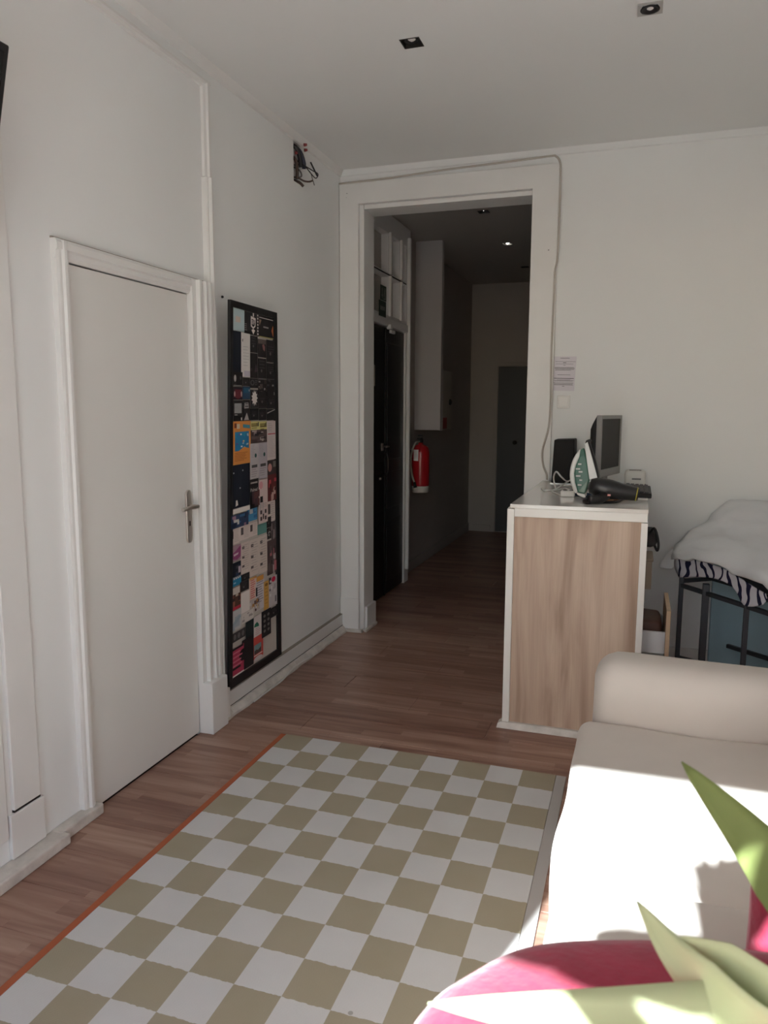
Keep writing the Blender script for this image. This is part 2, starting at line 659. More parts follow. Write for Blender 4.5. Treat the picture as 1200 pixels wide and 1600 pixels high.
b.tube(bezier([(0.046, 2.93, 1.088), (0.05, 2.90, 1.089), (0.053, 2.85, 1.09), (0.048, 2.805, 1.086)], 4), 0.0095, 10)
b.build('lever', handle, bevel=0.001)
b = B(DARK)
b.box(0.0128, 0.0136, 2.908, 2.917, 1.0, 1.022)
b.build('keyhole', handle)

# ---- panelling, mouldings and skirting of the left wall
b = B(GLOSSW)
prof = [(0, 3.106), (0.02, 3.106), (0.026, 3.112), (0.026, 3.122), (0.040, 3.126), (0.040, 3.138), (0.028, 3.142), (0.028, 3.152), (0.015, 3.158), (0, 3.158)]
b.prism([(x, y, 0.165) for x, y in prof], (0, 0, 2.385))
b.build('trim_3')['kind'] = 'structure'
b = B(GLOSSW)
prof = [(0, 3.115), (0.012, 3.118), (0.015, 3.135), (0.024, 3.14), (0.024, 3.158), (0.012, 3.17), (0, 3.17)]
b.prism([(x, y, 2.556) for x, y in prof], (0, 0, 0.40))
b.build('trim_4')['kind'] = 'structure'
b = B(GLOSSW)
b.prism([(0, FY, 2.935), (0.01, FY, 2.938), (0.014, FY, 2.95), (0.022, FY, 2.955), (0.022, FY, 2.965), (0.0, FY, 2.972)], (0, 3.17 - FY, 0))
b.build('trim_5')['kind'] = 'structure'
b = B(GLOSSW).box(0, 0.055, 3.103, 3.158, 0.0, 0.162)
b.build('trim_6', bevel=0.004)['kind'] = 'structure'
bl = B(GLOSSW).box(0, 0.024, 3.16, D - 0.002, 0.0, 0.118).build('baseboard_left', bevel=0.004)
bl['kind'] = 'structure'
b = B(WORN)
n = 26
rings = []
for k in range(n + 1):
    yy = 3.07 + (D - 0.01 - 3.07) * k / n
    j = 0.003 * math.sin(k * 2.1) + 0.002 * math.sin(k * 5.3)
    rings.append([(0.024, yy, 0), (0.058 + j, yy, 0), (0.056 + j, yy, 0.012), (0.03 + j, yy, 0.036 + j), (0.024, yy, 0.036 + j)])
b.loft([[Vector(p) for p in r] for r in rings], smooth=False)
b.build('quarter_round', bl)
B(DARK).box(0.0235, 0.0252, 3.17, D - 0.02, 0.040, 0.0435).build('gap_line', bl)
B(mat('grimy_joint', (0.33, 0.29, 0.25), 0.9)).box(0.0, 0.0225, 3.17, D - 0.02, 0.1175, 0.1215).build('joint_line', bl)
b = B(WORN).box(0, 0.05, 1.995, 2.218, 0.0, 0.042)
fl = b.build('baseboard_front', bevel=0.006)
fl['kind'] = 'structure'
B(WORN).box(0, 0.075, FY, 2.012, 0.0, 0.04).build('plinth_strip', fl, bevel=0.006)
# flat pilaster strip and raised panel left of the door
b = B(GLOSSW).box(0, 0.014, 1.832, 1.948, 0.205, 2.934)
b.build('trim_7', bevel=0.003)['kind'] = 'structure'
b = B(GLOSSW).box(0, 0.016, 1.812, 1.962, 0.042, 0.196)
b.build('trim_8', bevel=0.003)['kind'] = 'structure'
b = B(GLOSSW).box(0, 0.012, FY, 1.806, 0.118, 2.934)
b.build('trim_9', bevel=0.004)['kind'] = 'structure'
B(DARK).box(0, 0.010, 1.835, 1.950, 0.195, 0.206).build('trim_10')['kind'] = 'structure'

# ---- casing of the opening
b = B(GLOSSW)
b.slab('y', D - 0.028, D, (0.004, 1.40), (0.0, 2.965), [(OX0 - 0.0, OX1 + 0.0, -0.1, OZ)])
oc = b.build('trim_11', bevel=0.004)
oc['kind'] = 'structure'
B(GLOSSW).box(0.006, 0.142, D - 0.042, D - 0.028, 0.0, 0.235).build('plinth_block', oc, bevel=0.004)
B(WORN).box(0.004, 0.17, D - 0.062, D - 0.028, 0.0, 0.022).build('foot_strip', oc, bevel=0.004)
b = B(GLOSSW)
b.box(OX0 + 0.0005, OX0 + 0.03, D + 0.001, D + 0.20, 0.0, OZ - 0.0005)
b.build('jamb_lining', oc, bevel=0.003)
B(GLOSSW).box(OX0 - 0.001, OX0 + 0.045, D + 0.03, D + 0.215, 0.0, 0.165).build('plinth_block', oc, bevel=0.004)
B(GLOSSW).box(OX0 + 0.031, OX1 - 0.001, D + 0.001, D + 0.20, OZ - 0.03, OZ - 0.001).build('head_lining', oc, bevel=0.003)
B(WORN).box(OX0 + 0.04, OX0 + 0.062, D - 0.03, D + 0.2, 0.0, 0.02).build('foot_strip', oc, bevel=0.004)
for (u, v_, wx) in ((0.055, 2.90, 0.003), (0.052, 2.875, 0.002), (1.345, 2.47, 0.004)):
    B(DARK).box(u, u + wx * 2, D - 0.0288, D - 0.0278, v_, v_ + wx).build('nail_hole', oc)
struct(B(GLOSSW).box(1.40, RX, D - 0.018, D, 0, 0.1).build('baseboard_back', bevel=0.004))

# ---- corridor: black entrance door with the glazed light above it
ed = struct(thing('door_2', (0.0, 5.8, 0.0)))
BD = mat('black_door_paint', (0.010, 0.010, 0.011), 0.35, spec=0.35, var=0.2, vscale=3)
b = B(BD)
b.slab('x', -0.06, -0.015, (5.24, 6.272), (0.008, 2.165), [])
leaf = b.build('leaf', ed, bevel=0.003)
for z0, z1 in ((0.12, 0.62), (0.72, 1.02), (1.12, 2.05)):
    for y0, y1 in ((5.30, 5.70), (5.81, 6.20)):
        B(BD).box(-0.016, -0.008, y0, y1, z0, z1).build('raised_panel', leaf, bevel=0.006)
B(BD).box(-0.016, -0.004, 5.745, 5.765, 0.01, 2.16).build('meeting_strip', leaf, bevel=0.003)
b = B(GLOSSW)
b.slab('x', -0.1, 0.0, (5.0, 6.40), (0.0, 3.03), [(5.235, 6.276, -0.01, 2.17), (5.24, 5.80, 2.262, 2.555), (5.835, 6.09, 2.262, 2.555), (6.125, 6.27, 2.262, 2.555),
                                              (5.24, 5.80, 2.585, 2.88), (5.835, 6.09, 2.585, 2.88), (6.125, 6.27, 2.585, 2.88)])
fr = b.build('door_frame', ed, bevel=0.004)
for y0, y1 in ((5.24, 5.80), (5.835, 6.09), (6.125, 6.27)):
    for z0, z1 in ((2.262, 2.555), (2.585, 2.88)):
        B(mat('painted_over_pane', (0.40, 0.37, 0.33), 0.3, spec=0.4)).box(-0.07, -0.062, y0, y1, z0, z1).build('pane', fr)
for y0, y1 in ((5.803, 5.832), (6.093, 6.122)):
    for z0, z1 in ((2.25, 2.562), (2.578, 2.89)):
        B(mat('bright_white_paint', (0.85, 0.83, 0.8), 0.4)).box(0.0, 0.02, y0, y1, z0, z1).build('glazing_bar', fr, bevel=0.004)
B(DARK).box(0.0, 0.004, 5.0, 6.27, 2.564, 2.572).build('joint', fr)
B(GLOSSW).box(0.0, 0.03, 6.30, 6.33, 0.12, 2.95).build('corner_post', fr, bevel=0.006)
B(GLOSSW).box(0.0, 0.012, 5.0, 6.35, 2.172, 2.235).build('head_casing', fr, bevel=0.004)
p = B(STEEL)
p.box(-0.008, -0.002, 5.66, 5.70, 1.2, 1.26)
p.tube([(-0.004, 5.68, 1.235), (0.05, 5.68, 1.235), (0.05, 5.60, 1.235)], 0.006, 8)
p.build('lever_handle', ed)
p = B(mat('dark_steel', (0.09, 0.085, 0.08), 0.3, 0.8))
p.tube([(0.0, 5.71, 1.235), (0.03, 5.71, 1.235)], 0.011, 10)
p.tube(bezier([(-0.004, 5.69, 1.19), (0.035, 5.69, 1.16), (0.035, 5.69, 1.03), (-0.004, 5.69, 1.0)], 4), 0.005, 8)
p.build('pull_handle', ed)
B(STEEL).lathe((0, 5.61, 0.985), [(0.012, -0.01), (0.012, 0.008), (0.006, 0.012)], 10, (1, 0, 0)).build('lock_cylinder', ed)
p = B(WPLASTIC)
p.box(0.0, 0.035, 5.76, 5.80, 2.15, 2.185)
p.box(0.0, 0.02, 5.82, 5.92, 2.125, 2.15)
p.build('door_latch', ed, bevel=0.003)
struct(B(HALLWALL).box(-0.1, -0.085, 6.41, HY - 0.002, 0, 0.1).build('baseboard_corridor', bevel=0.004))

d3 = struct(thing('door_3', (0.6, HY, 0)))
B(mat('slate_door_paint', (0.055, 0.06, 0.07), 0.45, var=0.05, vscale=2)).box(0.25, 1.075, HY - 0.008, HY - 0.001, 0.008, 2.055).build('leaf', d3, bevel=0.003)
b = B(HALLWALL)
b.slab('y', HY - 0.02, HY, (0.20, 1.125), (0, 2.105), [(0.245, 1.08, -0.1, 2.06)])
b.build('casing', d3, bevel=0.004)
p = B(mat('dark_bronze', (0.03, 0.028, 0.026), 0.4, 0.6))
p.lathe((0.475, HY - 0.008, 1.13), [(0.024, 0.0), (0.024, 0.006), (0.010, 0.010), (0.010, 0.035), (0.026, 0.042), (0.026, 0.058), (0.012, 0.066)], 14, (0, -1, 0))
p.build('knob', d3)
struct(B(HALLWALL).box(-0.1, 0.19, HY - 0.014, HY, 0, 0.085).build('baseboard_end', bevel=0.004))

# ------------------------------------------------------------------ counter
cx0, cx1, cy0, cy1, ct = 1.345, 1.966, 3.505, 4.755, 1.09
CW = mat('white_melamine', (0.76, 0.745, 0.71), 0.3, spec=0.5)
ct_ = thing('reception_counter', (1.655, 4.13, 0), 'tall reception counter with an oak panel end and white edges before the wall', 'counter')
b = B(mat('glossy_worktop', (0.72, 0.70, 0.66), 0.13, spec=0.6)).box(cx0 + 0.012, cx1, cy0 - 0.012, cy1, ct - 0.018, ct)
b.build('worktop', ct_, bevel=0.002)
b = B(CW).box(cx0 + 0.034, cx1 - 0.002, cy0 - 0.014, cy0 + 0.004, ct - 0.058, ct - 0.018)
b.build('front_edge_strip', ct_, bevel=0.002)
B(OAK).box(cx0 + 0.02, cx1 - 0.02, cy0 + 0.001, cy0 + 0.019, 0.03, ct - 0.02).build('end_panel', ct_)
B(CW).box(cx0, cx0 + 0.033, cy0 - 0.014, cy0 + 0.019, 0.03, ct - 0.022).build('corner_strip', ct_, bevel=0.002)
B(CW).box(cx1 - 0.028, cx1, cy0 - 0.014, cy0 + 0.019, 0.03, ct - 0.06).build('corner_strip', ct_, bevel=0.002)
B(CW).box(cx0, cx0 + 0.018, cy0 + 0.02, cy1, 0.03, ct - 0.02).build('side_panel', ct_)
B(CW).box(cx0 + 0.018, cx1 - 0.02, cy1 - 0.018, cy1, 0.03, ct - 0.02).build('back_panel', ct_)
for z in (0.06, 0.66, 0.86):
    B(CW).box(cx0 + 0.018, cx1 - 0.03, cy0 + 0.02, cy1 - 0.018, z - 0.018, z).build('shelf', ct_)
b = B(WORN)
b.prism([(cx0 - 0.025, cy0 - 0.03, 0), (cx1 + 0.01, cy0 - 0.03, 0), (cx1 + 0.01, cy0 - 0.024, 0.022), (cx1 + 0.0, cy0 - 0.014, 0.03), (cx0 - 0.005, cy0 - 0.014, 0.03), (cx0 - 0.02, cy0 - 0.024, 0.022)], (0, 0.05, 0))
b.build('base_moulding', ct_, bevel=0.003)
# the open drawer on the staff side
dr = B(mat('white_drawer_side', (0.72, 0.73, 0.74), 0.45))
y0 = 3.72
dr.box(1.60, 2.072, y0, y0 + 0.016, 0.375, 0.478)
dr.box(1.60, 2.072, y0 + 0.33, y0 + 0.346, 0.375, 0.478)
dr.box(1.60, 2.072, y0 + 0.016, y0 + 0.33, 0.375, 0.386)
dr.box(1.60, 1.616, y0 + 0.016, y0 + 0.33, 0.386, 0.47)
dw = dr.build('drawer', ct_)
B(mat('pale_pine_edge', (0.55, 0.40, 0.26), 0.5, var=0.08, vscale=20)).box(2.072, 2.092, y0 - 0.02, y0 + 0.366, 0.345, 0.59).build('drawer_front', dw, bevel=0.002)

pk = mat('brown_leather', (0.10, 0.045, 0.03), 0.55, bump=0.2)
b = B(pk).soft(1.64, 2.06, y0 + 0.03, y0 + 0.31, 0.388, 0.52, 0.03, 8, 0.008, 6)
tag(b.build('leather_folder', origin=(1.85, y0 + 0.17, 0.388)), 'dark brown leather folder lying in the open drawer of the counter', 'folder')
b = B(mat('kraft_card', (0.30, 0.24, 0.18), 0.8, var=0.05)).box(1.70, 2.0, 3.80, 4.02, 0.664, 0.80)
b.box(1.695, 2.005, 3.795, 4.025, 0.80, 0.815)
tag(b.build('cardboard_box', origin=(1.85, 3.91, 0.664), bevel=0.004), 'brown cardboard box on the counter shelf above the open drawer', 'box')
b = B(mat('black_nylon', (0.02, 0.019, 0.019), 0.7, bump=0.2))
bag = thing('shoulder_bag', (1.92, 3.9, 0.864), 'small black bag with a strap on the top shelf behind the counter', 'bag')
b.soft(1.80, 2.02, 3.82, 4.0, 0.866, 0.945, 0.035, 8, 0.01, 7)
b.build('pouch', bag)
b = B(BLACKM)
b.tube(bezier([(1.98, 3.84, 0.93), (2.0, 3.83, 0.96), (2.015, 3.83, 0.93), (2.025, 3.83, 0.88), (2.02, 3.84, 0.85), (2.0, 3.85, 0.89)], 6), 0.006, 6)
b.build('strap', bag)

# ------------------------------------------------------------------ on the counter
# computer case
t_ = thing('computer_case', (1.50, 4.62, ct), 'upright black computer case on the counter beside the corridor opening', 'computer')
b = B(mat('black_satin_plastic', (0.010, 0.010, 0.010), 0.6, spec=0.2))
b.prism([at_y(861, 752, 4.56), at_y(897, 754, 4.56), at_y(898, 686, 4.56), at_y(866, 687, 4.56)], (0, 0.17, 0))
zmin = min(v.z for v in b.v)
b.v = [Vector((v.x, v.y, v.z + (ct + 0.004 - zmin) * (1 if v.z < 1.2 else 0))) for v in b.v]
for v in b.v:
    if v.z < 1.2:
        v.z = ct + 0.004
b.build('shell', t_, bevel=0.006)
B(mat('silver_trim', (0.5, 0.5, 0.5), 0.35, 0.8)).box(1.425, 1.57, 4.552, 4.735, ct, ct + 0.005).build('foot', t_)

# monitor turned towards the staff side
mo = thing('computer_monitor', (1.765, 4.38, ct), 'silver framed flat monitor with a black back on the counter', 'monitor')
na, fa = Vector((1.717, 4.17, 0)), Vector((1.812, 4.56, 0))
du = (fa - na).normalized()
dn = Vector((du.y, -du.x, 0))                  # towards the screen side (+x, -y)
MW = (fa - na).length
zb, zt = 1.165, 1.497
SILV = mat('silver_plastic', (0.24, 0.235, 0.23), 0.4, 0.2)


def mp(u, d, z):
    return na + du * u + dn * d + Vector((0, 0, z))


b = B(SILV)
b.M = Matrix(((du.x, dn.x, 0, na.x), (du.y, dn.y, 0, na.y), (0, 0, 1, 0), (0, 0, 0, 1)))
b.slab('y', -0.022, 0.006, (0, MW), (zb, zt), [(0.02, MW - 0.02, zb + 0.042, zt - 0.02)])
b.build('bezel', mo, bevel=0.003)
b = B(mat('switched_off_screen', (0.022, 0.021, 0.021), 0.5, spec=0.2))
b.M = Matrix(((du.x, dn.x, 0, na.x), (du.y, dn.y, 0, na.y), (0, 0, 1, 0), (0, 0, 0, 1)))
b.box(0.018, MW - 0.018, -0.02, 0.0, zb + 0.04, zt - 0.018)
b.build('screen', mo)
b = B(BLACKM)
b.M = Matrix(((du.x, dn.x, 0, na.x), (du.y, dn.y, 0, na.y), (0, 0, 1, 0), (0, 0, 0, 1)))
b.loft([[Vector((0.004, -0.022, zb + 0.004)), Vector((MW - 0.004, -0.022, zb + 0.004)), Vector((MW - 0.004, -0.022, zt - 0.002)), Vector((0.004, -0.022, zt - 0.002))],
        [Vector((0.008, -0.045, zb + 0.01)), Vector((MW - 0.008, -0.045, zb + 0.01)), Vector((MW - 0.008, -0.045, zt - 0.045)), Vector((0.008, -0.045, zt - 0.045))],
        [Vector((0.03, -0.062, zb + 0.03)), Vector((MW - 0.03, -0.062, zb + 0.03)), Vector((MW - 0.03, -0.062, zt - 0.075)), Vector((0.03, -0.062, zt - 0.075))]], smooth=False)
b.build('back_shell', mo, bevel=0.003)
b = B(SILV)
b.M = Matrix(((du.x, dn.x, 0, na.x), (du.y, dn.y, 0, na.y), (0, 0, 1, 0), (0, 0, 0, 1)))
b.box(MW / 2 - 0.04, MW / 2 + 0.04, -0.05, -0.02, ct + 0.01, zb + 0.05)
b.build('neck', mo)
b = B(SILV)
b.M = Matrix(((du.x, dn.x, 0, na.x), (du.y, dn.y, 0, na.y), (0, 0, 1, 0), (0, 0, 0, 1)))
b.lathe((MW / 2, -0.03, ct), [(0.11, 0), (0.11, 0.008), (0.05, 0.016), (0.0, 0.016)], 24)
b.build('base', mo)

# small white appliance behind the monitor
wb = thing('label_printer', (1.91, 4.66, ct), 'small white box shaped printer with a dark slot at the end of the counter', 'printer')
b = B(mat('cream_plastic', (0.66, 0.65, 0.60), 0.45)).soft(1.842, 1.962, 4.60, 4.735, ct, ct + 0.088, 0.022, 8)
b.build('housing', wb)
B(DARK).box(1.868, 1.935, 4.62, 4.65, ct + 0.0875, ct + 0.0895).build('slot', wb)
B(mat('grey_buttons', (0.2, 0.2, 0.2), 0.5)).box(1.885, 1.935, 4.599, 4.602, ct + 0.035, ct + 0.045).build('button_strip', wb)

# keyboard
kb = thing('keyboard', (1.91, 4.17, ct), 'black computer keyboard lying along the right edge of the counter', 'keyboard')
kx0, kx1, ky0, ky1 = 1.842, 1.985, 3.95, 4.38
b = B(BLACKM)
b.prism([(kx0, ky0, ct), (kx1, ky0, ct), (kx1, ky0, ct + 0.024), (kx0, ky0, ct + 0.032)], (0, ky1 - ky0, 0))
b.build('case', kb, bevel=0.005)
b = B(mat('dark_key_caps', (0.03, 0.03, 0.032), 0.5))
for r in range(5):
    for c in range(17):
        x = kx0 + 0.016 + r * 0.0235
        yk = ky0 + 0.012 + c * 0.0242
        zk = ct + 0.031 - 0.008 * (x - kx0) / (kx1 - kx0)
        b.box(x, x + 0.018, yk, yk + 0.019, zk - 0.003, zk + 0.006)
k_ = b.build('keys', kb)
k_['kind'] = 'stuff'

# clothes iron standing on its heel
YI = 3.80
ir = thing('clothes_iron', (1.66, YI, ct), 'green and white steam iron standing on its heel on the counter', 'iron')
GREEN = mat('sea_green_plastic', (0.045, 0.135, 0.095), 0.3, spec=0.5)
IW = mat('iron_white_plastic', (0.72, 0.73, 0.71), 0.3)


def zz(px, py):
    """a point of the iron's side outline, from the zoomed crop of the photograph"""
    return at_y(840 + px / 5.4545, 530 + py / 5.4545, YI)


def side(b, poly, half, tip=None):
    P0 = [zz(*q) for q in poly]
    zlo, zhi = ct, zz(430, 860).z
    n = len(P0)
    vs = []
    for sgn in (-1, 1):
        for p in P0:
            tpr = 1.0 if tip is None else max(tip, 1 - ((p.z - zlo) / (zhi - zlo)) ** 2)
            vs.append(p + Vector((0, sgn * half * tpr, 0)))
    fs = [tuple(range(n - 1, -1, -1)), tuple(range(n, 2 * n))]
    fs += [(i, (i + 1) % n, n + (i + 1) % n, n + i) for i in range(n)]
    b.add([Vector((v.x, v.y, max(v.z, ct + 0.001))) for v in vs], fs)
    return b


side(B(GREEN), [(398, 925), (412, 990), (430, 1090), (446, 1190), (412, 1312), (348, 1298), (325, 1215), (316, 1140), (330, 1070), (358, 1000), (365, 940)], 0.048, 0.16).build('body', ir, bevel=0.006)
side(B(IW), [(400, 885), (425, 870), (470, 1010), (518, 1180), (446, 1192), (432, 1100), (415, 990)], 0.055, 0.10).build('soleplate_skirt', ir, bevel=0.003)
side(B(BLACKM), [(425, 866), (440, 858), (490, 1010), (528, 1176), (516, 1182), (472, 1020)], 0.056, 0.12).build('soleplate', ir, bevel=0.001)
b = B(IW)
b.tube(bezier([zz(372, 945), zz(352, 985), zz(322, 1040), zz(303, 1110), zz(300, 1180), zz(315, 1250), zz(345, 1300)], 4), [0.010] * 4 + [0.014] * 17 + [0.015] * 4, 10)
b.build('handle', ir)
b = side(B(IW), [(335, 1298), (412, 1312), (416, 1338), (400, 1345), (345, 1318)], 0.05)
for v in b.v:
    v.z = max(v.z, ct + 0.001)
b.build('heel', ir, bevel=0.003)
b = B(mat('grey_swoosh_print', (0.5, 0.52, 0.5), 0.4))
for px, py, l in ((365, 1060, 26), (350, 1100, 34), (372, 1125, 30), (352, 1160, 36), (374, 1195, 22), (364, 1235, 30)):
    p = zz(px, py)
    b.box(p.x - l * 0.0003, p.x + l * 0.0003, YI - 0.050, YI - 0.0475, p.z - 0.003, p.z + 0.004)
b.build('panel_print', ir)
side(B(BLACKM), [(405, 890), (415, 862), (440, 852), (462, 860), (458, 872), (425, 876)], 0.012).build('tip_guard', ir, bevel=0.002)
b = B(WPLASTIC)
zc = ct + 0.005
b.tube(bezier([zz(318, 1240), at_z(895, 748, zc), at_z(886, 752, zc + 0.02), at_z(877, 745, zc + 0.09), at_z(869, 737, zc + 0.11), at_z(865, 747, zc + 0.05), at_z(868, 763, zc)], 6), 0.0042, 6)
b.tube(bezier([at_z(893, 749, zc + 0.03), at_z(880, 757, zc + 0.02), at_z(866, 765, zc), at_z(852, 767, zc), at_z(846, 764, zc)], 6), 0.0042, 6)
b.build('cord', ir)
b = B(mat('white_cable', (0.68, 0.66, 0.62), 0.5))
b.tube(bezier([at_z(850, 766, zc), at_z(868, 766, zc), at_z(884, 763, zc), at_z(893, 770, zc + 0.002), at_z(878, 774, zc), at_z(862, 768, zc)], 6), 0.004, 6)
b.tube(bezier([at_z(872, 757, zc), at_z(888, 759, zc + 0.004), at_z(900, 757, zc)], 5), 0.004, 6)
tag(b.build('loose_cable', origin=at_z(872, 766, ct)), 'thin white cable coiled loosely on the counter before the computer case', 'cable')
b = thing('power_strip', at_z(887, 775, ct), 'white power strip lying on the counter beside the iron', 'power strip')
q = at_z(887, 776, ct)
B(WPLASTIC).box(q.x - 0.035, q.x + 0.035, q.y - 0.02, q.y + 0.05, ct + 0.001, ct + 0.03).build('body', b, bevel=0.005)
o = B(DARK)
for k in range(2):
    o.lathe((q.x - 0.015 + 0.03 * k, q.y + 0.015, ct + 0.0295), [(0.011, 0), (0.011, 0.0016), (0, 0.0016)], 12)
o.build('sockets', b)

# hair dryer
hdz = ct
hy = 3.70
hb = thing('hair_dryer', (1.79, hy, ct), 'black hair dryer lying on the counter before the iron', 'hair dryer')
HB = mat('glossy_black_plastic', (0.014, 0.014, 0.015), 0.33, spec=0.5)
a0, a1 = at_y(921, 757, hy), at_y(998, 771, hy)
ax = (a1 - a0)
L_ = ax.length
ax.normalize()
b = B(HB)
prof = [(0.012, 0.0), (0.034, 0.004), (0.044, 0.03), (0.048, 0.06), (0.046, 0.10), (0.038, 0.15), (0.033, 0.20), (0.031, L_ - 0.012), (0.029, L_), (0.022, L_ - 0.004)]
b.lathe(a0, prof, 22, ax)
zmin = min(v.z for v in b.v)
for v in b.v:
    v.z += (ct + 0.012 - zmin) * 0.6
b.build('barrel', hb)
b = B(mat('yellow_ring', (0.5, 0.42, 0.05), 0.5))
off = Vector((0, 0, (ct + 0.012 - zmin) * 0.6))
b.lathe(a0 + ax * (L_ - 0.011) + off, [(0.0322, 0), (0.0326, 0.002), (0.0322, 0.004)], 22, ax)
b.build('nozzle_ring', hb)
b = B(HB)
h0 = at_y(946, 766, hy) + off
b.tube(bezier([h0, h0 + Vector((-0.006, -0.035, -0.02)), Vector((h0.x - 0.03, hy - 0.075, ct + 0.024)), Vector((h0.x - 0.07, hy - 0.10, ct + 0.022))], 5), [0.028] * 5 + [0.024] * 5 + [0.021] * 6, 14)
b.build('grip', hb)
b = B(mat('pale_pink_print', (0.7, 0.35, 0.33), 0.5))
q = at_y(952, 774, hy - 0.05)
b.box(q.x - 0.008, q.x + 0.006, hy - 0.052, hy - 0.049, q.z - 0.003, q.z + 0.005)
b.build('switch_mark', hb)
b = B(BLACKM)
zc = ct + 0.006
b.tube(bezier([Vector((h0.x - 0.07, hy - 0.10, ct + 0.02)), at_z(912, 783, zc), at_z(918, 786, zc), at_z(940, 785, zc), at_z(962, 784, zc), at_z(975, 779, zc)], 6), 0.006, 6)
b.build('power_cord', hb)

b = B(mat('navy_plastic', (0.015, 0.03, 0.07), 0.35))
p0, p1 = at_z(894, 775, ct), at_z(932, 779, ct)
b.M = None
b.tube([p0 + Vector((0, 0, 0.016)), p0.lerp(p1, 0.35) + Vector((0, 0, 0.014)), p1 + Vector((0, 0, 0.012))], [0.016, 0.013, 0.011], 10)
tag(b.build('hair_brush', origin=(p0.x, p0.y, ct)), 'dark blue brush handle lying between the iron and the power strip', 'brush')
b = B(mat('copper_elastic', (0.40, 0.20, 0.11), 0.5))
for k in range(3):
    q = at_z(950 + 12 * k, 781 - k, ct + 0.005)
    ring = [q + Vector((0.022 * math.cos(a * PI / 7), 0.016 * math.sin(a * PI / 7), 0)) for a in range(15)]
    o = B(mat('copper_elastic')).tube(ring, 0.0045, 6)
    tag(o.build('hair_tie', origin=(q.x, q.y, ct)), ('leftmost of the three copper hair ties by the hair dryer', 'middle of the three copper hair ties by the hair dryer', 'rightmost of the three copper hair ties by the hair dryer')[k], 'hair tie', 'copper hair ties on the counter')
b = B(mat('paper_white', (0.78, 0.76, 0.74), 0.8))
q = at_z(1002, 779, ct)
b.box(q.x - 0.055, q.x + 0.03, q.y - 0.06, q.y + 0.12, ct + 0.0005, ct + 0.002)
tag(b.build('paper_slip', origin=(q.x, q.y, ct)), 'pale paper slip on the right front corner of the counter top', 'paper')

# ------------------------------------------------------------------ on the far wall
nt_ = thing('wall_notice', (1.463, D, 1.745), 'white printed notice sheet taped to the wall above the switch', 'notice')
b = B(mat('lilac_white_paper', (0.70, 0.67, 0.71), 0.7))
c = [at_y(x, y, D - 0.004) for x, y in ((866, 557), (901, 557), (897, 611), (862, 610))]
b.prism(c, (0, 0.003, 0))
b.build('sheet', nt_)
b = B(mat('ink_grey', (0.10, 0.09, 0.10), 0.8))


def on_sheet(u, v_):
    return (c[0] * (1 - u) + c[1] * u) * (1 - v_) + (c[3] * (1 - u) + c[2] * u) * v_ + Vector((0, -0.0006, 0))


for k, (u0, u1, v0, hgt) in enumerate([(0.28, 0.7, 0.045, 0.012), (0.07, 0.97, 0.145, 0.008), (0.42, 0.56, 0.175, 0.016), (0.1, 0.88, 0.215, 0.008), (0.44, 0.54, 0.25, 0.01),
                                     (0.06, 0.92, 0.315, 0.01), (0.06, 0.95, 0.335, 0.008), (0.06, 0.94, 0.352, 0.008), (0.1, 0.93, 0.375, 0.008), (0.08, 0.8, 0.395, 0.008), (0.2, 0.78, 0.53, 0.01),
                                     (0.06, 0.95, 0.63, 0.018), (0.2, 0.8, 0.675, 0.008), (0.06, 0.95, 0.695, 0.008), (0.1, 0.9, 0.715, 0.008), (0.06, 0.93, 0.76, 0.008), (0.08, 0.93, 0.79, 0.008), (0.08, 0.9, 0.81, 0.008), (0.1, 0.93, 0.83, 0.008), (0.45, 0.55, 0.86, 0.012)]):
    b.add([on_sheet(u0, v0), on_sheet(u1, v0), on_sheet(u1, v0 + hgt), on_sheet(u0, v0 + hgt)], [(0, 1, 2, 3)])
b.build('printed_lines', nt_, fix=False)

sw = thing('light_switch', (1.466, D, 1.574), 'square white light switch on the wall below the notice', 'switch')
B(WPLASTIC).box(1.4265, 1.5055, D - 0.010, D, 1.5345, 1.6135).build('plate', sw, bevel=0.004)
B(mat('switch_rocker_white', (0.80, 0.79, 0.76), 0.35)).prism([(1.440, D - 0.010, 1.549), (1.440, D - 0.017, 1.549), (1.440, D - 0.012, 1.601), (1.440, D - 0.010, 1.601)], (0.052, 0, 0)).build('rocker', sw, bevel=0.002)

b = B(mat('old_white_cable', (0.50, 0.46, 0.41), 0.6))
zc = D - 0.033
b.tube(bezier([(0.006, D - 0.034, 2.962), (0.3, zc, 2.968), (0.7, zc, 2.985), (1.1, zc, 2.996), (1.34, zc, 3.004), (1.375, zc, 3.0), (1.398, zc, 2.97), (1.405, zc, 2.90), (1.406, zc, 2.6), (1.403, zc, 2.42), (1.39, zc + 0.004, 2.34), (1.39, zc, 2.2), (1.386, zc, 1.9), (1.39, zc, 1.6), (1.385, zc, 1.42), (1.352, zc, 1.28), (1.358, zc, 1.19), (1.382, zc, 1.13), (1.385, zc, 1.096)], 5), 0.006, 6)
b.tube(bezier([(1.395, zc + 0.012, 2.3), (1.398, zc + 0.012, 1.9), (1.397, zc + 0.012, 1.5), (1.395, zc + 0.012, 1.3), (1.388, zc + 0.012, 1.14), (1.40, zc + 0.012, 1.096)], 5), 0.0045, 6)
tag(b.build('wall_cable', origin=(1.40, D - 0.03, 2.0)), 'painted over cable running along the top and right of the opening frame', 'cable')
b = B(mat('white_cable'))
pts = [at_z(378, 1094, 0.006), at_z(400, 1086, 0.006), at_z(418, 1075, 0.006), at_z(430, 1062, 0.006), at_z(438, 1050, 0.02), at_z(450, 1040, 0.03), at_z(470, 1026, 0.02)]
pts = [Vector((max(p.x, 0.066), p.y, p.z)) for p in pts]
b.tube(bezier(pts, 6), 0.0045, 6)
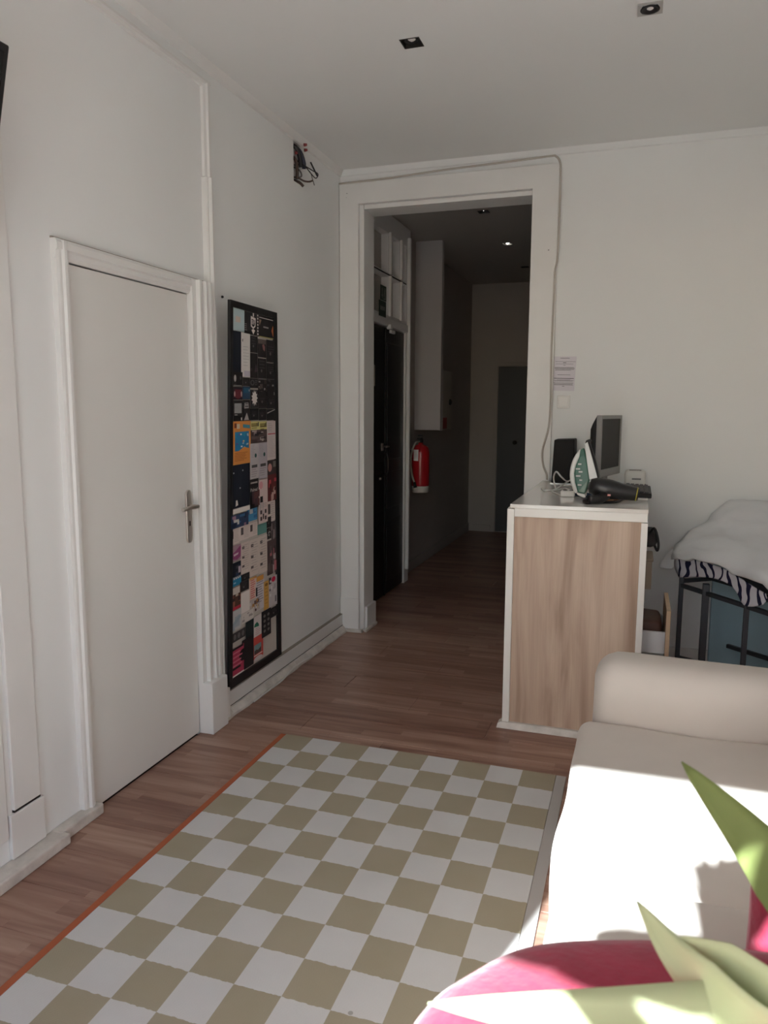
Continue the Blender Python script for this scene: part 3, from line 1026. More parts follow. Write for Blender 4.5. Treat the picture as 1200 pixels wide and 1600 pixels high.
tag(b.build('floor_cable', origin=pts[2]), 'white cable sagging onto the floor below the notice board', 'cable')

# ------------------------------------------------------------------ wires in the hole of the left wall
wr = thing('wire_bundle', (0.0, 4.12, 2.9), 'bundle of loose electric wires hanging out of a hole under the ceiling', 'wires')
b = B(mat('raw_masonry', (0.16, 0.11, 0.08), 0.95, var=0.4, vscale=30, bump=0.6, bscale=60))
b.box(-0.12, -0.075, 4.078, 4.168, 2.80, 3.03)
b.build('junction_box', wr)
yl, yr = 4.085, 4.16
wires = [
    ([(-0.05, 4.09, 3.01), (0.004, 4.10, 2.985), (0.016, 4.125, 2.94), (0.014, 4.145, 2.89)], 0.012, BLACKM),
    ([(-0.05, 4.11, 3.02), (0.012, 4.13, 2.975), (0.028, 4.155, 2.92), (0.024, 4.165, 2.885)], 0.011, mat('navy_wire', (0.01, 0.012, 0.03), 0.5)),
    ([(-0.05, 4.10, 2.96), (0.0, 4.10, 2.92), (0.006, 4.11, 2.87), (0.0, 4.12, 2.82)], 0.009, mat('brown_wire', (0.06, 0.035, 0.025), 0.6)),
    ([(-0.05, 4.11, 2.95), (0.0, 4.12, 2.92), (0.04, 4.16, 2.895), (0.06, 4.21, 2.885), (0.07, 4.26, 2.88), (0.06, 4.25, 2.855), (0.05, 4.20, 2.87), (0.04, 4.15, 2.895)], 0.003, BLACKM),
    ([(-0.03, 4.12, 2.9), (0.02, 4.15, 2.9), (0.05, 4.19, 2.875), (0.055, 4.215, 2.84), (0.06, 4.23, 2.81)], 0.0022, BLACKM),
    ([(0.05, 4.2, 2.93), (0.06, 4.23, 2.895), (0.065, 4.26, 2.87)], 0.0045, BLACKM),
    ([(-0.06, 4.12, 2.84), (0.0, 4.13, 2.83), (0.03, 4.15, 2.815), (0.05, 4.18, 2.818), (0.06, 4.205, 2.83)], 0.005, mat('brown_wire', (0.06, 0.035, 0.025), 0.6)),
    ([(-0.05, 4.12, 2.9), (0.01, 4.13, 2.87), (0.02, 4.14, 2.84), (0.0, 4.13, 2.83)], 0.004, mat('grey_wire', (0.10, 0.09, 0.085), 0.6)),
    ([(-0.05, 4.13, 2.83), (0.0, 4.15, 2.81), (0.02, 4.165, 2.79)], 0.008, mat('brown_wire')),
]
for pts, r, m_ in wires:
    B(m_).tube(bezier(pts, 5), r, 6).build('wire', wr)
for p in ((0.03, 4.155, 3.012), (0.03, 4.16, 2.985), (0.0, 4.10, 2.955)):
    B(mat('red_connector', (0.30, 0.04, 0.04), 0.4)).tube([p, (p[0] + 0.012, p[1] + 0.012, p[2] + 0.004)], [0.009, 0.007], 8).build('connector', wr)

# ------------------------------------------------------------------ television edge, upper left
tv = thing('television', (0.0, 1.62, 2.2), 'black flat television tilted from its wall bracket high on the left wall', 'television')
ta, tb = Vector((0.225, 1.78, 2.505)), Vector((0.12, 1.84, 2.06))
ta.y = 1.781
b = B(BLACKP)
tl = (tb - ta)
yA, yB = 0.95, None
b.add([Vector((ta.x, yA, ta.z)), Vector((ta.x, ta.y, ta.z)), Vector((tb.x, ta.y, tb.z)), Vector((tb.x, yA, tb.z)),
       Vector((ta.x - 0.045, yA, ta.z - 0.012)), Vector((ta.x - 0.045, ta.y, ta.z - 0.012)), Vector((tb.x - 0.045, ta.y, tb.z - 0.012)), Vector((tb.x - 0.045, yA, tb.z - 0.012))],
      [(0, 1, 2, 3), (4, 7, 6, 5), (0, 4, 5, 1), (1, 5, 6, 2), (2, 6, 7, 3), (3, 7, 4, 0)])
b.build('cabinet', tv, bevel=0.005)
b = B(mat('black_glass', (0.008, 0.008, 0.009), 0.12))
q = [Vector((ta.x, yA + 0.02, ta.z)), Vector((ta.x, ta.y - 0.02, ta.z)), Vector((tb.x, ta.y - 0.02, tb.z)), Vector((tb.x, yA + 0.02, tb.z))]
nn = Vector((-(tb.z - ta.z), 0, tb.x - ta.x)).normalized()
q = [p * 1.0 for p in q]
q[0] += tl * 0.05; q[1] += tl * 0.05; q[2] -= tl * 0.06; q[3] -= tl * 0.06
b.prism([p - nn * 0.001 for p in q], nn * 0.0025)
b.build('screen', tv)
B(BLACKM).box(0.0, 0.135, 1.30, 1.42, 2.2, 2.36).build('wall_bracket', tv)

# ------------------------------------------------------------------ recessed lights
LBL = ['dark square recessed spotlight nearest the white door in the room ceiling', 'silver square recessed spotlight above the counter side of the room ceiling',
       'unlit recessed spotlight nearest the opening in the corridor ceiling', 'lit recessed spotlight, middle one in the corridor ceiling', 'faint recessed spotlight farthest down the corridor ceiling']
for k, (x, y) in enumerate(LP):
    lt = thing('recessed_spotlight', (x, y, H), LBL[k], 'ceiling light', 'recessed ceiling spotlights')
    silver = k == 1
    fm = mat('spot_silver', (0.42, 0.41, 0.39), 0.4) if silver else mat('spot_black', (0.02, 0.018, 0.016), 0.5)
    b = B(fm)
    if silver:
        b.slab('z', H - 0.005, H, (x - 0.046, x + 0.046), (y - 0.046, y + 0.046), [(x - 0.03, x + 0.03, y - 0.03, y + 0.03)])
        b.build('frame', lt, bevel=0.001)
        B(BLACKM).lathe((x, y, H), [(0.036, -0.002), (0.036, -0.007), (0.027, -0.007), (0.026, 0.02), (0.034, 0.02)], 24).build('ring', lt)
        zl = H - 0.003
    else:
        b.slab('z', H - 0.0015, H + 0.075, (x - 0.0425, x + 0.0425), (y - 0.0425, y + 0.0425), [(x - 0.038, x + 0.038, y - 0.038, y + 0.038)])
        b.box(x - 0.0425, x + 0.0425, y - 0.0425, y + 0.0425, H + 0.075, H + 0.085)
        b.build('housing', lt)
        B(BLACKM).lathe((x, y, H), [(0.034, 0.014), (0.034, 0.008), (0.025, 0.008), (0.024, 0.03), (0.034, 0.03)], 20).build('ring', lt)
        zl = H + 0.010
    lm = mat('lamp_lit', (0.9, 0.9, 0.85), 0.3, emit=((1.0, 0.95, 0.85), 30.0)) if k == 3 else mat('lamp_lit_dim', (0.9, 0.9, 0.85), 0.3, emit=((1.0, 0.95, 0.85), 2.0)) if k == 2 else mat('lamp_lens', (0.80, 0.79, 0.76), 0.3)
    rl = 0.008 if k == 2 else 0.016 if k == 3 else 0.024
    if k == 3:
        zl = H + 0.001
    b = B(lm)
    b.lathe((x, y, zl), [(0.0, 0.012), (rl, 0.010), (rl * 0.6, 0.002), (rl * 0.25, -0.003), (0.0, -0.003)], 16)
    b.build('lamp', lt)

# ------------------------------------------------------------------ corridor things
du_ = thing('wall_duct', (0.03, 7.0, 1.335), 'white boxed duct hanging from the corridor ceiling above the extinguisher', 'duct')
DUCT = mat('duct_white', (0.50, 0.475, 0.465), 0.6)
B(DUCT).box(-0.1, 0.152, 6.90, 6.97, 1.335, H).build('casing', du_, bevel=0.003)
mc = thing('meter_cabinet', (0.0, 7.4, 1.6), 'flat white meter cabinet on the corridor wall behind the duct', 'cabinet')
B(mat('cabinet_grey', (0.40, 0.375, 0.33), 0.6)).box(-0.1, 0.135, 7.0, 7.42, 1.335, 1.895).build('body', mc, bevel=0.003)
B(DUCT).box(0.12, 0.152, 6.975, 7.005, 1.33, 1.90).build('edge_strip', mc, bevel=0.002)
B(mat('red_label', (0.30, 0.05, 0.05), 0.6)).box(0.135, 0.138, 7.05, 7.22, 1.345, 1.45).build('label_plate', mc)
B(BLACKM).lathe((0.135, 7.33, 1.60), [(0.03, 0), (0.03, 0.012), (0.018, 0.02), (0, 0.02)], 14, (1, 0, 0)).build('knob', mc)
b = B(BLACKM).soft(-0.1, -0.03, 7.98, 8.1, 1.52, 1.80, 0.03, 6)
tag(b.build('intercom_handset', origin=(-0.1, 8.04, 1.52)), 'dark wall handset on the corridor wall beyond the meter cabinet', 'intercom')

fe = thing('fire_extinguisher', (0.0, 6.60, 0.78), 'red fire extinguisher with a white base hanging on the corridor wall', 'fire extinguisher')
FR = mat('extinguisher_red', (0.42, 0.012, 0.018), 0.25, spec=0.5)
fx, fy = 0.05, 6.60
B(FR).lathe((fx, fy, 0.84), [(0.078, 0.0), (0.080, 0.01), (0.080, 0.30), (0.072, 0.34), (0.05, 0.365), (0.022, 0.375), (0.02, 0.39), (0.0, 0.39)], 24).build('cylinder', fe)
B(mat('extinguisher_base', (0.62, 0.58, 0.52), 0.5)).lathe((fx, fy, 0.78), [(0.07, 0), (0.076, 0.01), (0.078, 0.062), (0.0, 0.062)], 24).build('base', fe)
b = B(BLACKM)
b.lathe((fx, fy, 1.228), [(0.018, 0), (0.022, 0.01), (0.022, 0.035), (0.0, 0.035)], 12)
b.box(fx - 0.012, fx + 0.012, fy - 0.085, fy + 0.02, 1.262, 1.274)
b.box(fx - 0.01, fx + 0.01, fy - 0.08, fy + 0.02, 1.288, 1.298)
b.build('valve', fe)
b = B(mat('grey_hose', (0.36, 0.33, 0.28), 0.6))
e1 = Vector((-0.3, -0.95, 0)).normalized()
hp = [(fx - 0.01, fy - 0.02, 1.245), (fx - 0.03, fy - 0.07, 1.225), (fx - 0.058, fy - 0.085, 1.15), (fx - 0.066, fy - 0.088, 1.05), (fx - 0.052, fy - 0.095, 0.95), (fx - 0.03, fy - 0.098, 0.88)]
b.tube(bezier(hp, 5), 0.0095, 8)
b.build('hose', fe)
B(BLACKM).tube([Vector(hp[-1]), Vector(hp[-1]) + Vector((0.012, 0.0, -0.05))], [0.012, 0.016], 8).build('nozzle', fe)
b = B(mat('white_sticker', (0.80, 0.78, 0.76), 0.5))
rg = []
for zz_ in (1.07, 1.17):
    rg.append([Vector((fx + 0.0812 * math.cos(a), fy + 0.0812 * math.sin(a), zz_)) for a in [math.radians(-125 + 9 * k) for k in range(5)]])
b.loft(rg, closed=False, cap=False)
b.build('sticker', fe, fix=False)
B(BLACKM).box(-0.1, fx - 0.06, fy - 0.02, fy + 0.02, 1.10, 1.16).build('wall_hook', fe)
b = B(mat('pale_card', (0.42, 0.38, 0.34), 0.7)).box(-0.1, -0.096, 6.46, 6.56, 1.50, 1.64)
b.use(mat('brown_frame', (0.12, 0.08, 0.06), 0.6)).slab('x', -0.1, -0.09, (6.45, 6.57), (1.49, 1.65), [(6.46, 6.56, 1.50, 1.64)])
tag(b.build('framed_card', origin=(-0.1, 6.51, 1.49)), 'small brown framed card on the corridor wall above the extinguisher', 'frame')
b = B(mat('yellowed_paper', (0.42, 0.38, 0.33), 0.8)).box(-0.0075, -0.006, 5.30, 5.50, 1.70, 1.86)
b.use(mat('ink_grey')).box(-0.006, -0.0055, 5.33, 5.46, 1.82, 1.828)
for k in range(5):
    b.box(-0.006, -0.0055, 5.32, 5.47, 1.73 + 0.017 * k, 1.734 + 0.017 * k)
tag(b.build('door_paper', origin=(-0.007, 5.4, 1.70)), 'paper sheet stuck on the black corridor door', 'paper')
b = thing('light_switch', (-0.03, HY, 1.23), 'small plain switch plate on the corridor end wall', 'switch')
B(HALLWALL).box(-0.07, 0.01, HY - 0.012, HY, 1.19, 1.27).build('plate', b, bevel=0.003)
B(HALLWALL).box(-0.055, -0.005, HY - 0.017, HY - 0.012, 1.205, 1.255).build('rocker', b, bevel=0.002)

# emergency exit signs on the light above the door
SG = mat('exit_sign_green', (0.01, 0.035, 0.02), 0.4)
SWH = mat('exit_sign_white', (0.30, 0.32, 0.29), 0.5)
s1 = thing('exit_sign', (0.03, 5.59, 2.35), 'dark green exit pictogram sign above the black corridor door', 'sign')
B(SG).box(0.022, 0.026, 5.535, 5.665, 2.345, 2.455).build('panel', s1)
b = B(SWH)
x = 0.0265
for q in ([(5.56, 2.365), (5.572, 2.365), (5.572, 2.435), (5.56, 2.435)],                      # arrow shaft
          [(5.548, 2.385), (5.566, 2.358), (5.584, 2.385)],                                   # arrow head
          [(5.60, 2.355), (5.65, 2.355), (5.65, 2.362), (5.60, 2.362)],                        # door sill
          [(5.64, 2.362), (5.648, 2.362), (5.648, 2.44), (5.64, 2.44)],                        # door jamb
          [(5.608, 2.395), (5.626, 2.395), (5.624, 2.425), (5.612, 2.425)],                    # runner's body
          [(5.606, 2.396), (5.616, 2.396), (5.604, 2.366), (5.597, 2.37)],
          [(5.618, 2.396), (5.627, 2.396), (5.634, 2.37), (5.627, 2.367)],
          [(5.613, 2.429), (5.619, 2.427), (5.623, 2.433), (5.619, 2.440), (5.613, 2.438)]):
    b.add([(x, a, c_) for a, c_ in q], [tuple(range(len(q)))])
b.build('pictogram', s1, fix=False)
s2 = thing('exit_sign', (0.03, 5.57, 2.25), 'lower green sign plate with faint lettering, directly under the exit pictogram', 'sign')
B(SG).box(0.022, 0.026, 5.50, 5.66, 2.225, 2.34).build('panel', s2)
b = B(SWH)
for k, (a0_, a1_) in enumerate(((5.525, 5.545), (5.552, 5.575), (5.582, 5.602), (5.61, 5.63))):
    b.add([(x, a0_, 2.27), (x, a1_, 2.27), (x, a1_, 2.30), (x, a0_, 2.30)], [(0, 1, 2, 3)])
b.build('lettering', s2, fix=False)

# ------------------------------------------------------------------ notice board covered with flyers
TL, TR, BL, BR = Vector((.095, 3.168, 2.022)), Vector((.050, 3.735, 2.031)), Vector((.045, 3.162, .144)), Vector((.045, 3.739, .147))
nb = thing('notice_board', (0.04, 3.45, 0.13), 'tall narrow black framed board covered with pasted flyers, leaning on the left wall', 'notice board')


def bp(u, v_, h=0.0):
    p = (TL * (1 - u) + TR * u) * (1 - v_) + (BL * (1 - u) + BR * u) * v_
    a = (TR - TL) * (1 - v_) + (BR - BL) * v_
    c_ = (BL - TL) * (1 - u) + (BR - TR) * u
    return p + c_.cross(a).normalized() * h


nchk = (BL - TL).cross(TR - TL)
SGN = 1.0 if nchk.x > 0 else -1.0


def bq(b, u0, u1, v0, v1, h0, h1, nu=1, nv_=1):
    """a thin plate on the board, following its slight twist"""
    if nu > 1 or nv_ > 1:
        ids = [[[k * (nu + 1) * (nv_ + 1) + j * (nu + 1) + i for i in range(nu + 1)] for j in range(nv_ + 1)] for k in (0, 1)]
        vs = [bp(u0 + (u1 - u0) * i / nu, v0 + (v1 - v0) * j / nv_, SGN * h) for h in (h0, h1) for j in range(nv_ + 1) for i in range(nu + 1)]
        fs = []
        for k in (0, 1):
            for j in range(nv_):
                for i in range(nu):
                    fs.append((ids[k][j][i], ids[k][j][i + 1], ids[k][j + 1][i + 1], ids[k][j + 1][i]))
        for i in range(nu):
            for j in (0, nv_):
                fs.append((ids[0][j][i], ids[0][j][i + 1], ids[1][j][i + 1], ids[1][j][i]))
        for j in range(nv_):
            for i in (0, nu):
                fs.append((ids[0][j][i], ids[0][j + 1][i], ids[1][j + 1][i], ids[1][j][i]))
        b.add(vs, fs)
        return
    vs = [bp(u, v_, SGN * h) for h in (h0, h1) for u, v_ in ((u0, v0), (u1, v0), (u1, v1), (u0, v1))]
    b.add(vs, [(0, 1, 2, 3), (4, 7, 6, 5), (0, 4, 5, 1), (1, 5, 6, 2), (2, 6, 7, 3), (3, 7, 4, 0)])


b = B(mat('board_backing', (0.56, 0.51, 0.46), 0.7, var=0.03))
bq(b, 0.02, 0.98, 0.01, 0.99, -0.010, -0.0075, 16, 30)
b.build('backing', nb)
b = B(BLACKP)
for (u0, u1, v0, v1) in ((0, 0.05, 0, 1), (0.93, 1, 0, 1), (0.05, 0.93, 0, 0.016), (0.05, 0.93, 0.978, 1)):
    bq(b, u0, u1, v0, v1, -0.011, 0.004, max(1, int((u1 - u0) * 16)), max(1, int((v1 - v0) * 30)))
b.build('frame', nb)


def pc(r, g_, b_):
    r, g_, b_ = [min(0.82, c * 1.35) if max(r, g_, b_) > 0.2 else c for c in (r, g_, b_)]
    return mat('print_%02x%02x%02x' % (int(r * 255), int(g_ * 255), int(b_ * 255)), (r, g_, b_), 0.55, spec=0.3)


PW, PG, PD, PN = pc(.60, .55, .52), pc(.30, .28, .27), pc(.02, .018, .02), pc(.012, .016, .028)
FL = [(0.049, 0.3, 0.015, 0.071, 'pale'), (0.299, 0.558, 0.017, 0.074, 'crest'), (0.564, 0.987, 0.017, 0.075, 'diamond'), (0.049, 0.231, 0.072, 0.174, 'navy'), (0.233, 0.409, 0.073, 0.184, 'ticket'), (0.415, 0.57, 0.076, 0.12, 'dark2'), (0.413, 0.567, 0.121, 0.186, 'triangle'), (0.577, 0.757, 0.081, 0.129, 'portrait'), (0.764, 0.979, 0.079, 0.141, 'dark1'), (0.574, 0.753, 0.132, 0.187, 'dark2'), (0.76, 0.972, 0.142, 0.187, 'dark1'), (0.066, 0.252, 0.173, 0.209, 'circle'), (0.258, 0.392, 0.186, 0.208, 'dark2'), (0.398, 0.564, 0.187, 0.212, 'ring'), (0.571, 0.752, 0.188, 0.229, 'photo'), (0.759, 0.967, 0.187, 0.232, 'photo2'), (0.073, 0.245, 0.211, 0.243, 'redfig'), (0.251, 0.398, 0.209, 0.242, 'blue'), (0.406, 0.566, 0.217, 0.265, 'splat'), (0.571, 0.754, 0.221, 0.267, 'dark1'), (0.759, 0.965, 0.23, 0.268, 'dark2'), (0.073, 0.248, 0.245, 0.297, 'greysq'), (0.254, 0.388, 0.244, 0.297, 'label'), (0.394, 0.566, 0.266, 0.298, 'dark1'), (0.573, 0.733, 0.268, 0.299, 'dark2'), (0.739, 0.961, 0.269, 0.3, 'slash'), (0.059, 0.394, 0.298, 0.41, 'orange'), (0.399, 0.574, 0.301, 0.323, 'yellow'), (0.578, 0.741, 0.302, 0.328, 'yellow'), (0.399, 0.746, 0.324, 0.359, 'crowd'), (0.384, 0.557, 0.36, 0.458, 'doc'), (0.561, 0.741, 0.36, 0.459, 'doc2'), (0.738, 0.938, 0.302, 0.411, 'pinkdoc'), (0.74, 0.945, 0.412, 0.454, 'face'), (0.031, 0.368, 0.409, 0.521, 'navy2'), (0.375, 0.545, 0.455, 0.534, 'palma'), (0.548, 0.733, 0.462, 0.583, 'pinkmix'), (0.741, 0.934, 0.453, 0.528, 'redmix'), (0.032, 0.367, 0.523, 0.535, 'white'), (0.017, 0.338, 0.538, 0.573, 'bluephoto'), (0.339, 0.542, 0.534, 0.569, 'brightblue'), (0.009, 0.191, 0.576, 0.616, 'docp'), (0.195, 0.368, 0.574, 0.613, 'docp'), (0.373, 0.54, 0.575, 0.612, 'docp'), (0.545, 0.733, 0.586, 0.615, 'teal'), (0.736, 0.924, 0.53, 0.588, 'docp'), (0.734, 0.831, 0.573, 0.604, 'dark1'), (0.736, 0.828, 0.605, 0.637, 'photo'), (0.831, 0.947, 0.59, 0.731, 'mosaic'), (0.214, 0.373, 0.62, 0.705, 'docq'), (0.378, 0.559, 0.621, 0.722, 'docq'), (0.563, 0.737, 0.62, 0.726, 'docq'), (0.033, 0.214, 0.619, 0.661, 'purple'), (0.039, 0.214, 0.665, 0.703, 'navy3'), (0.736, 0.939, 0.642, 0.742, 'mosaic2'), (0.04, 0.216, 0.705, 0.728, 'cyan'), (0.219, 0.372, 0.706, 0.725, 'dark2'), (0.195, 0.358, 0.724, 0.752, 'dark1'), (0.367, 0.504, 0.725, 0.788, 'pinktext'), (0.489, 0.66, 0.743, 0.827, 'whitetext'), (0.652, 0.755, 0.755, 0.837, 'orangestrip'), (0.366, 0.568, 0.789, 0.825, 'food'), (0.753, 0.939, 0.75, 0.839, 'reddot'), (0.018, 0.202, 0.731, 0.791, 'brown'), (0.206, 0.367, 0.755, 0.812, 'white'), (0.025, 0.211, 0.793, 0.847, 'map'), (0.215, 0.439, 0.813, 0.841, 'white2'), (0.044, 0.286, 0.853, 0.878, 'strip'), (0.292, 0.439, 0.842, 0.898, 'darkteal'), (0.443, 0.591, 0.84, 0.899, 'green'), (0.419, 0.622, 0.899, 0.963, 'redteal'), (0.595, 0.785, 0.838, 0.915, 'film'), (0.784, 0.927, 0.842, 0.871, 'dark2'), (0.218, 0.433, 0.887, 0.972, 'black'), (0.045, 0.25, 0.895, 0.973, 'magenta')]
fr_ = random.Random(11)
LAB = {'orange': 'orange flyer with a blue picture', 'pale': 'pale blue flyer', 'teal': 'plain teal flyer', 'magenta': 'magenta flyer', 'ticket': 'long white slip', 'splat': 'black flyer with a white splash'}
for k, (u0, u1, v0, v1, kind) in enumerate(FL):
    h = -0.0055 + 0.00022 * (k % 40)

    def q(a0, a1, b0, b1, m_):
        bb.use(m_)
        hh = h + 0.0012 + 0.00004 * len(bb.mi)
        ua, ub = u0 + (u1 - u0) * a0, u0 + (u1 - u0) * a1
        va, vb = v0 + (v1 - v0) * b0, v0 + (v1 - v0) * b1
        bb.add([bp(ua, va, SGN * hh), bp(ub, va, SGN * hh), bp(ub, vb, SGN * hh), bp(ua, vb, SGN * hh)], [(0, 1, 2, 3)])

    def poly(pts, m_):
        bb.use(m_)
        hh = h + 0.0012 + 0.00004 * len(bb.mi)
        bb.add([bp(u0 + (u1 - u0) * a, v0 + (v1 - v0) * c_, SGN * hh) for a, c_ in pts], [tuple(range(len(pts)))])

    def lines(n, m_, a0=0.1, a1=0.9, b0=0.1, b1=0.9, t_=0.4):
        for i in range(n):
            bb0 = b0 + (b1 - b0) * i / n
            q(a0, a1 - fr_.random() * (a1 - a0) * 0.35, bb0, bb0 + (b1 - b0) / n * t_, m_)

    def blot(ca, cb, ra, rb, m_, n=10, jag=0.0):
        poly([(ca + ra * math.cos(2 * PI * i / n) * (1 - jag * (i % 2)), cb + rb * math.sin(2 * PI * i / n) * (1 - jag * (i % 2))) for i in range(n)], m_)

    def patches(n, pal, s_=0.35):
        for i in range(n):
            a, c_ = fr_.random() * 0.8, fr_.random() * 0.8
            q(a, min(1, a + s_ * (0.4 + fr_.random())), c_, min(1, c_ + s_ * (0.4 + fr_.random())), fr_.choice(pal))

    base = {'pale': pc(.36, .45, .47), 'orange': pc(.55, .22, .055), 'yellow': pc(.50, .45, .18), 'white': PW, 'white2': pc(.50, .46, .43), 'ticket': pc(.55, .53, .51), 'doc': pc(.40, .37, .38), 'doc2': pc(.36, .33, .36),
            'pinkdoc': pc(.50, .43, .42), 'teal': pc(.10, .23, .21), 'cyan': pc(.02, .17, .30), 'brightblue': pc(.05, .20, .36), 'bluephoto': pc(.03, .05, .11), 'blue': pc(.03, .07, .13), 'docp': pc(.54, .47, .44), 'docq': pc(.50, .43, .39),
            'navy': PN, 'navy2': PN, 'navy3': PN, 'purple': pc(.30, .20, .24), 'pinktext': pc(.55, .40, .34), 'whitetext': pc(.47, .44, .46), 'orangestrip': pc(.50, .28, .07), 'food': pc(.40, .35, .33), 'reddot': pc(.42, .39, .40),
            'brown': pc(.10, .045, .03), 'map': pc(.42, .42, .42), 'strip': pc(.05, .045, .045), 'green': pc(.50, .46, .44), 'redteal': pc(.42, .06, .05), 'magenta': pc(.32, .035, .07), 'pinkmix': pc(.52, .42, .40), 'redmix': pc(.14, .03, .03),
            'face': pc(.05, .035, .035), 'crowd': pc(.10, .07, .07), 'mosaic': pc(.10, .085, .085), 'mosaic2': pc(.09, .06, .06), 'greysq': PD, 'darkteal': pc(.02, .03, .03), 'redfig': pc(.03, .02, .03)}.get(kind, PD)
    bb = B(base)
    bq(bb, u0, u1, v0, v1, h, h + 0.001)
    if kind == 'pale':
        q(.3, .68, .36, .62, pc(.45, .38, .34))
    elif kind == 'crest':
        poly([(.5, .15), (.9, .22), (.88, .6), (.7, .72), (.85, .78), (.7, .98), (.55, .78), (.7, .72), (.5, .62)], PW)
        poly([(.57, .28), (.83, .32), (.82, .55), (.7, .64), (.57, .56)], PD)
        lines(3, PW, .58, .84, .34, .54, .5)
        q(.66, .76, .0, .16, PW)
        lines(4, PG, .02, .2, .55, .9, .3)
    elif kind == 'diamond':
        for i in range(7):
            q(.0, .06, .02 + .14 * i, .10 + .14 * i, PW)
        q(.1, .88, .1, .13, PW)
        q(.1, .97, .965, .995, pc(.40, .36, .10))
        poly([(.76, .62), (.84, .36), (.94, .62), (.85, .9)], pc(.42, .13, .05))
        lines(1, PG, .32, .66, .48, .56, .9)
        poly([(.1, .2), (.22, .22), (.12, .5)], pc(.25, .16, .11))
    elif kind == 'ticket':
        q(.1, .18, .14, .2, PD)
        lines(7, pc(.42, .41, .40), .2, .9, .3, .8, .25)
        q(.3, .98, .86, .99, pc(.42, .38, .44))
    elif kind == 'splat':
        blot(.5, .45, .42, .45, PW, 22, 0.35)
        blot(.5, .45, .28, .22, PW, 12)
    elif kind == 'orange':
        q(.1, .9, .24, .68, pc(.02, .16, .32))
        q(.12, .7, .27, .38, pc(.02, .22, .36))
        for i in range(12):
            a, c_ = .12 + .7 * fr_.random(), .28 + .34 * fr_.random()
            q(a, a + .09, c_, c_ + .035, fr_.choice([PW, pc(.5, .4, .2), pc(.1, .06, .25), pc(.3, .4, .45)]))
        poly([(.3, .68), (.6, .60), (.9, .64), (.9, .69), (.3, .69)], pc(.55, .22, .055))
        poly([(.55, .07), (.95, .10), (.95, .18), (.55, .15)], pc(.05, .20, .25))
        q(.06, .18, .04, .15, pc(.2, .05, .03))
        q(.2, .36, .06, .17, pc(.5, .42, .30))
        lines(6, pc(.28, .08, .02), .08, .85, .72, .93, .3)
    elif kind == 'yellow':
        q(.08, .8, .2, .6, pc(.16, .11, .04))
        lines(2, pc(.45, .4, .12), .12, .75, .26, .56, .4)
        q(.82, .92, .1, .6, PD)
        lines(1, pc(.2, .18, .05), .1, .8, .75, .84, .9)
    elif kind in ('doc', 'doc2'):
        lines(9, pc(.27, .25, .26), .08, .6, .03, .4, .3)
        blot(.62, .33, .12, .06, pc(.03, .10, .09))
        q(.15, .8, .58, .66, pc(.10, .09, .09))
        lines(4, pc(.25, .23, .24), .1, .9, .7, .95, .3)
    elif kind == 'pinkdoc':
        q(.08, .92, .32, .345, pc(.4, .05, .07))
        lines(14, pc(.38, .33, .33), .08, .9, .4, .95, .25)
        lines(4, pc(.38, .33, .33), .1, .6, .05, .28, .25)
    elif kind in ('docp', 'docq'):
        n_ = 1 if kind == 'docp' else 3
        for i in range(n_):
            q(.15, .42, .12 + i / n_ * .9, .12 + i / n_ * .9 + (.5 if n_ == 1 else .08), pc(.09, .07, .07))
        lines(8 if n_ == 1 else 12, pc(.34, .29, .27), .48 if n_ == 1 else .2, .95, .08, .92, .22)
    elif kind == 'palma':
        lines(1, PG, .05, .9, .1, .16, .9)
        bb.use(PW)
        sz = (u1 - u0)
        bb.text('Palma!', 1.0, lambda X_, Y_: bp(u0 + sz * (.02 + X_ * .33), v0 + (v1 - v0) * (.42 - Y_ * .16), SGN * (h + 0.002)))
        patches(6, [pc(.12, .05, .05), pc(.07, .04, .05)])
    elif kind == 'navy2':
        for a, c_ in ((.1, .18), (.6, .15), (.45, .55)):
            blot(a, c_, .035, .02, pc(.35, .37, .38), 8)
        q(.49, .50, .05, .95, pc(.05, .06, .07))
        poly([(.22, .82), (.3, .82), (.34, .94), (.2, .96)], PW)
    elif kind == 'pinkmix':
        blot(.25, .12, .22, .09, pc(.52, .25, .27))
        patches(3, [PD, pc(.4, .36, .36)], .25)
        q(.15, .45, .38, .52, PD)
        for i in range(2):
            for j in range(2):
                q(.15 + .5 * i, .35 + .5 * i, .70 + .15 * j, .79 + .15 * j, pc(.06, .045, .05))
        lines(3, PG, .1, .9, .55, .66, .3)
    elif kind in ('redmix', 'mosaic', 'mosaic2', 'crowd', 'photo', 'photo2', 'brown', 'food'):
        pal = {'redmix': [pc(.38, .05, .06), pc(.45, .30, .26), pc(.06, .02, .02), pc(.25, .16, .12)], 'mosaic': [pc(.30, .26, .26), pc(.03, .03, .03), pc(.2, .12, .12), pc(.16, .15, .16)],
               'mosaic2': [pc(.35, .12, .14), pc(.03, .025, .025), pc(.36, .33, .32), pc(.12, .1, .1)], 'crowd': [pc(.22, .17, .17), pc(.03, .025, .03), pc(.35, .30, .28), pc(.14, .10, .11)],
               'photo': [pc(.14, .11, .10), PD, pc(.35, .33, .32), pc(.08, .06, .05)], 'photo2': [pc(.26, .26, .25), PD, PD, pc(.08, .08, .08)],
               'brown': [pc(.25, .09, .06), pc(.04, .02, .02), pc(.4, .33, .26)], 'food': [pc(.35, .17, .05), pc(.10, .04, .03), pc(.46, .36, .22), pc(.5, .46, .44)]}[kind]
        patches(12, pal, .22)
        if kind == 'brown':
            q(0, 1, .86, 1, pc(.38, .03, .05))
            q(.0, .9, .0, .3, pc(.46, .41, .37))
    elif kind == 'bluephoto':
        patches(9, [pc(.04, .11, .22), pc(.4, .38, .36), pc(.25, .15, .2), pc(.01, .02, .05)], .25)
    elif kind == 'brightblue':
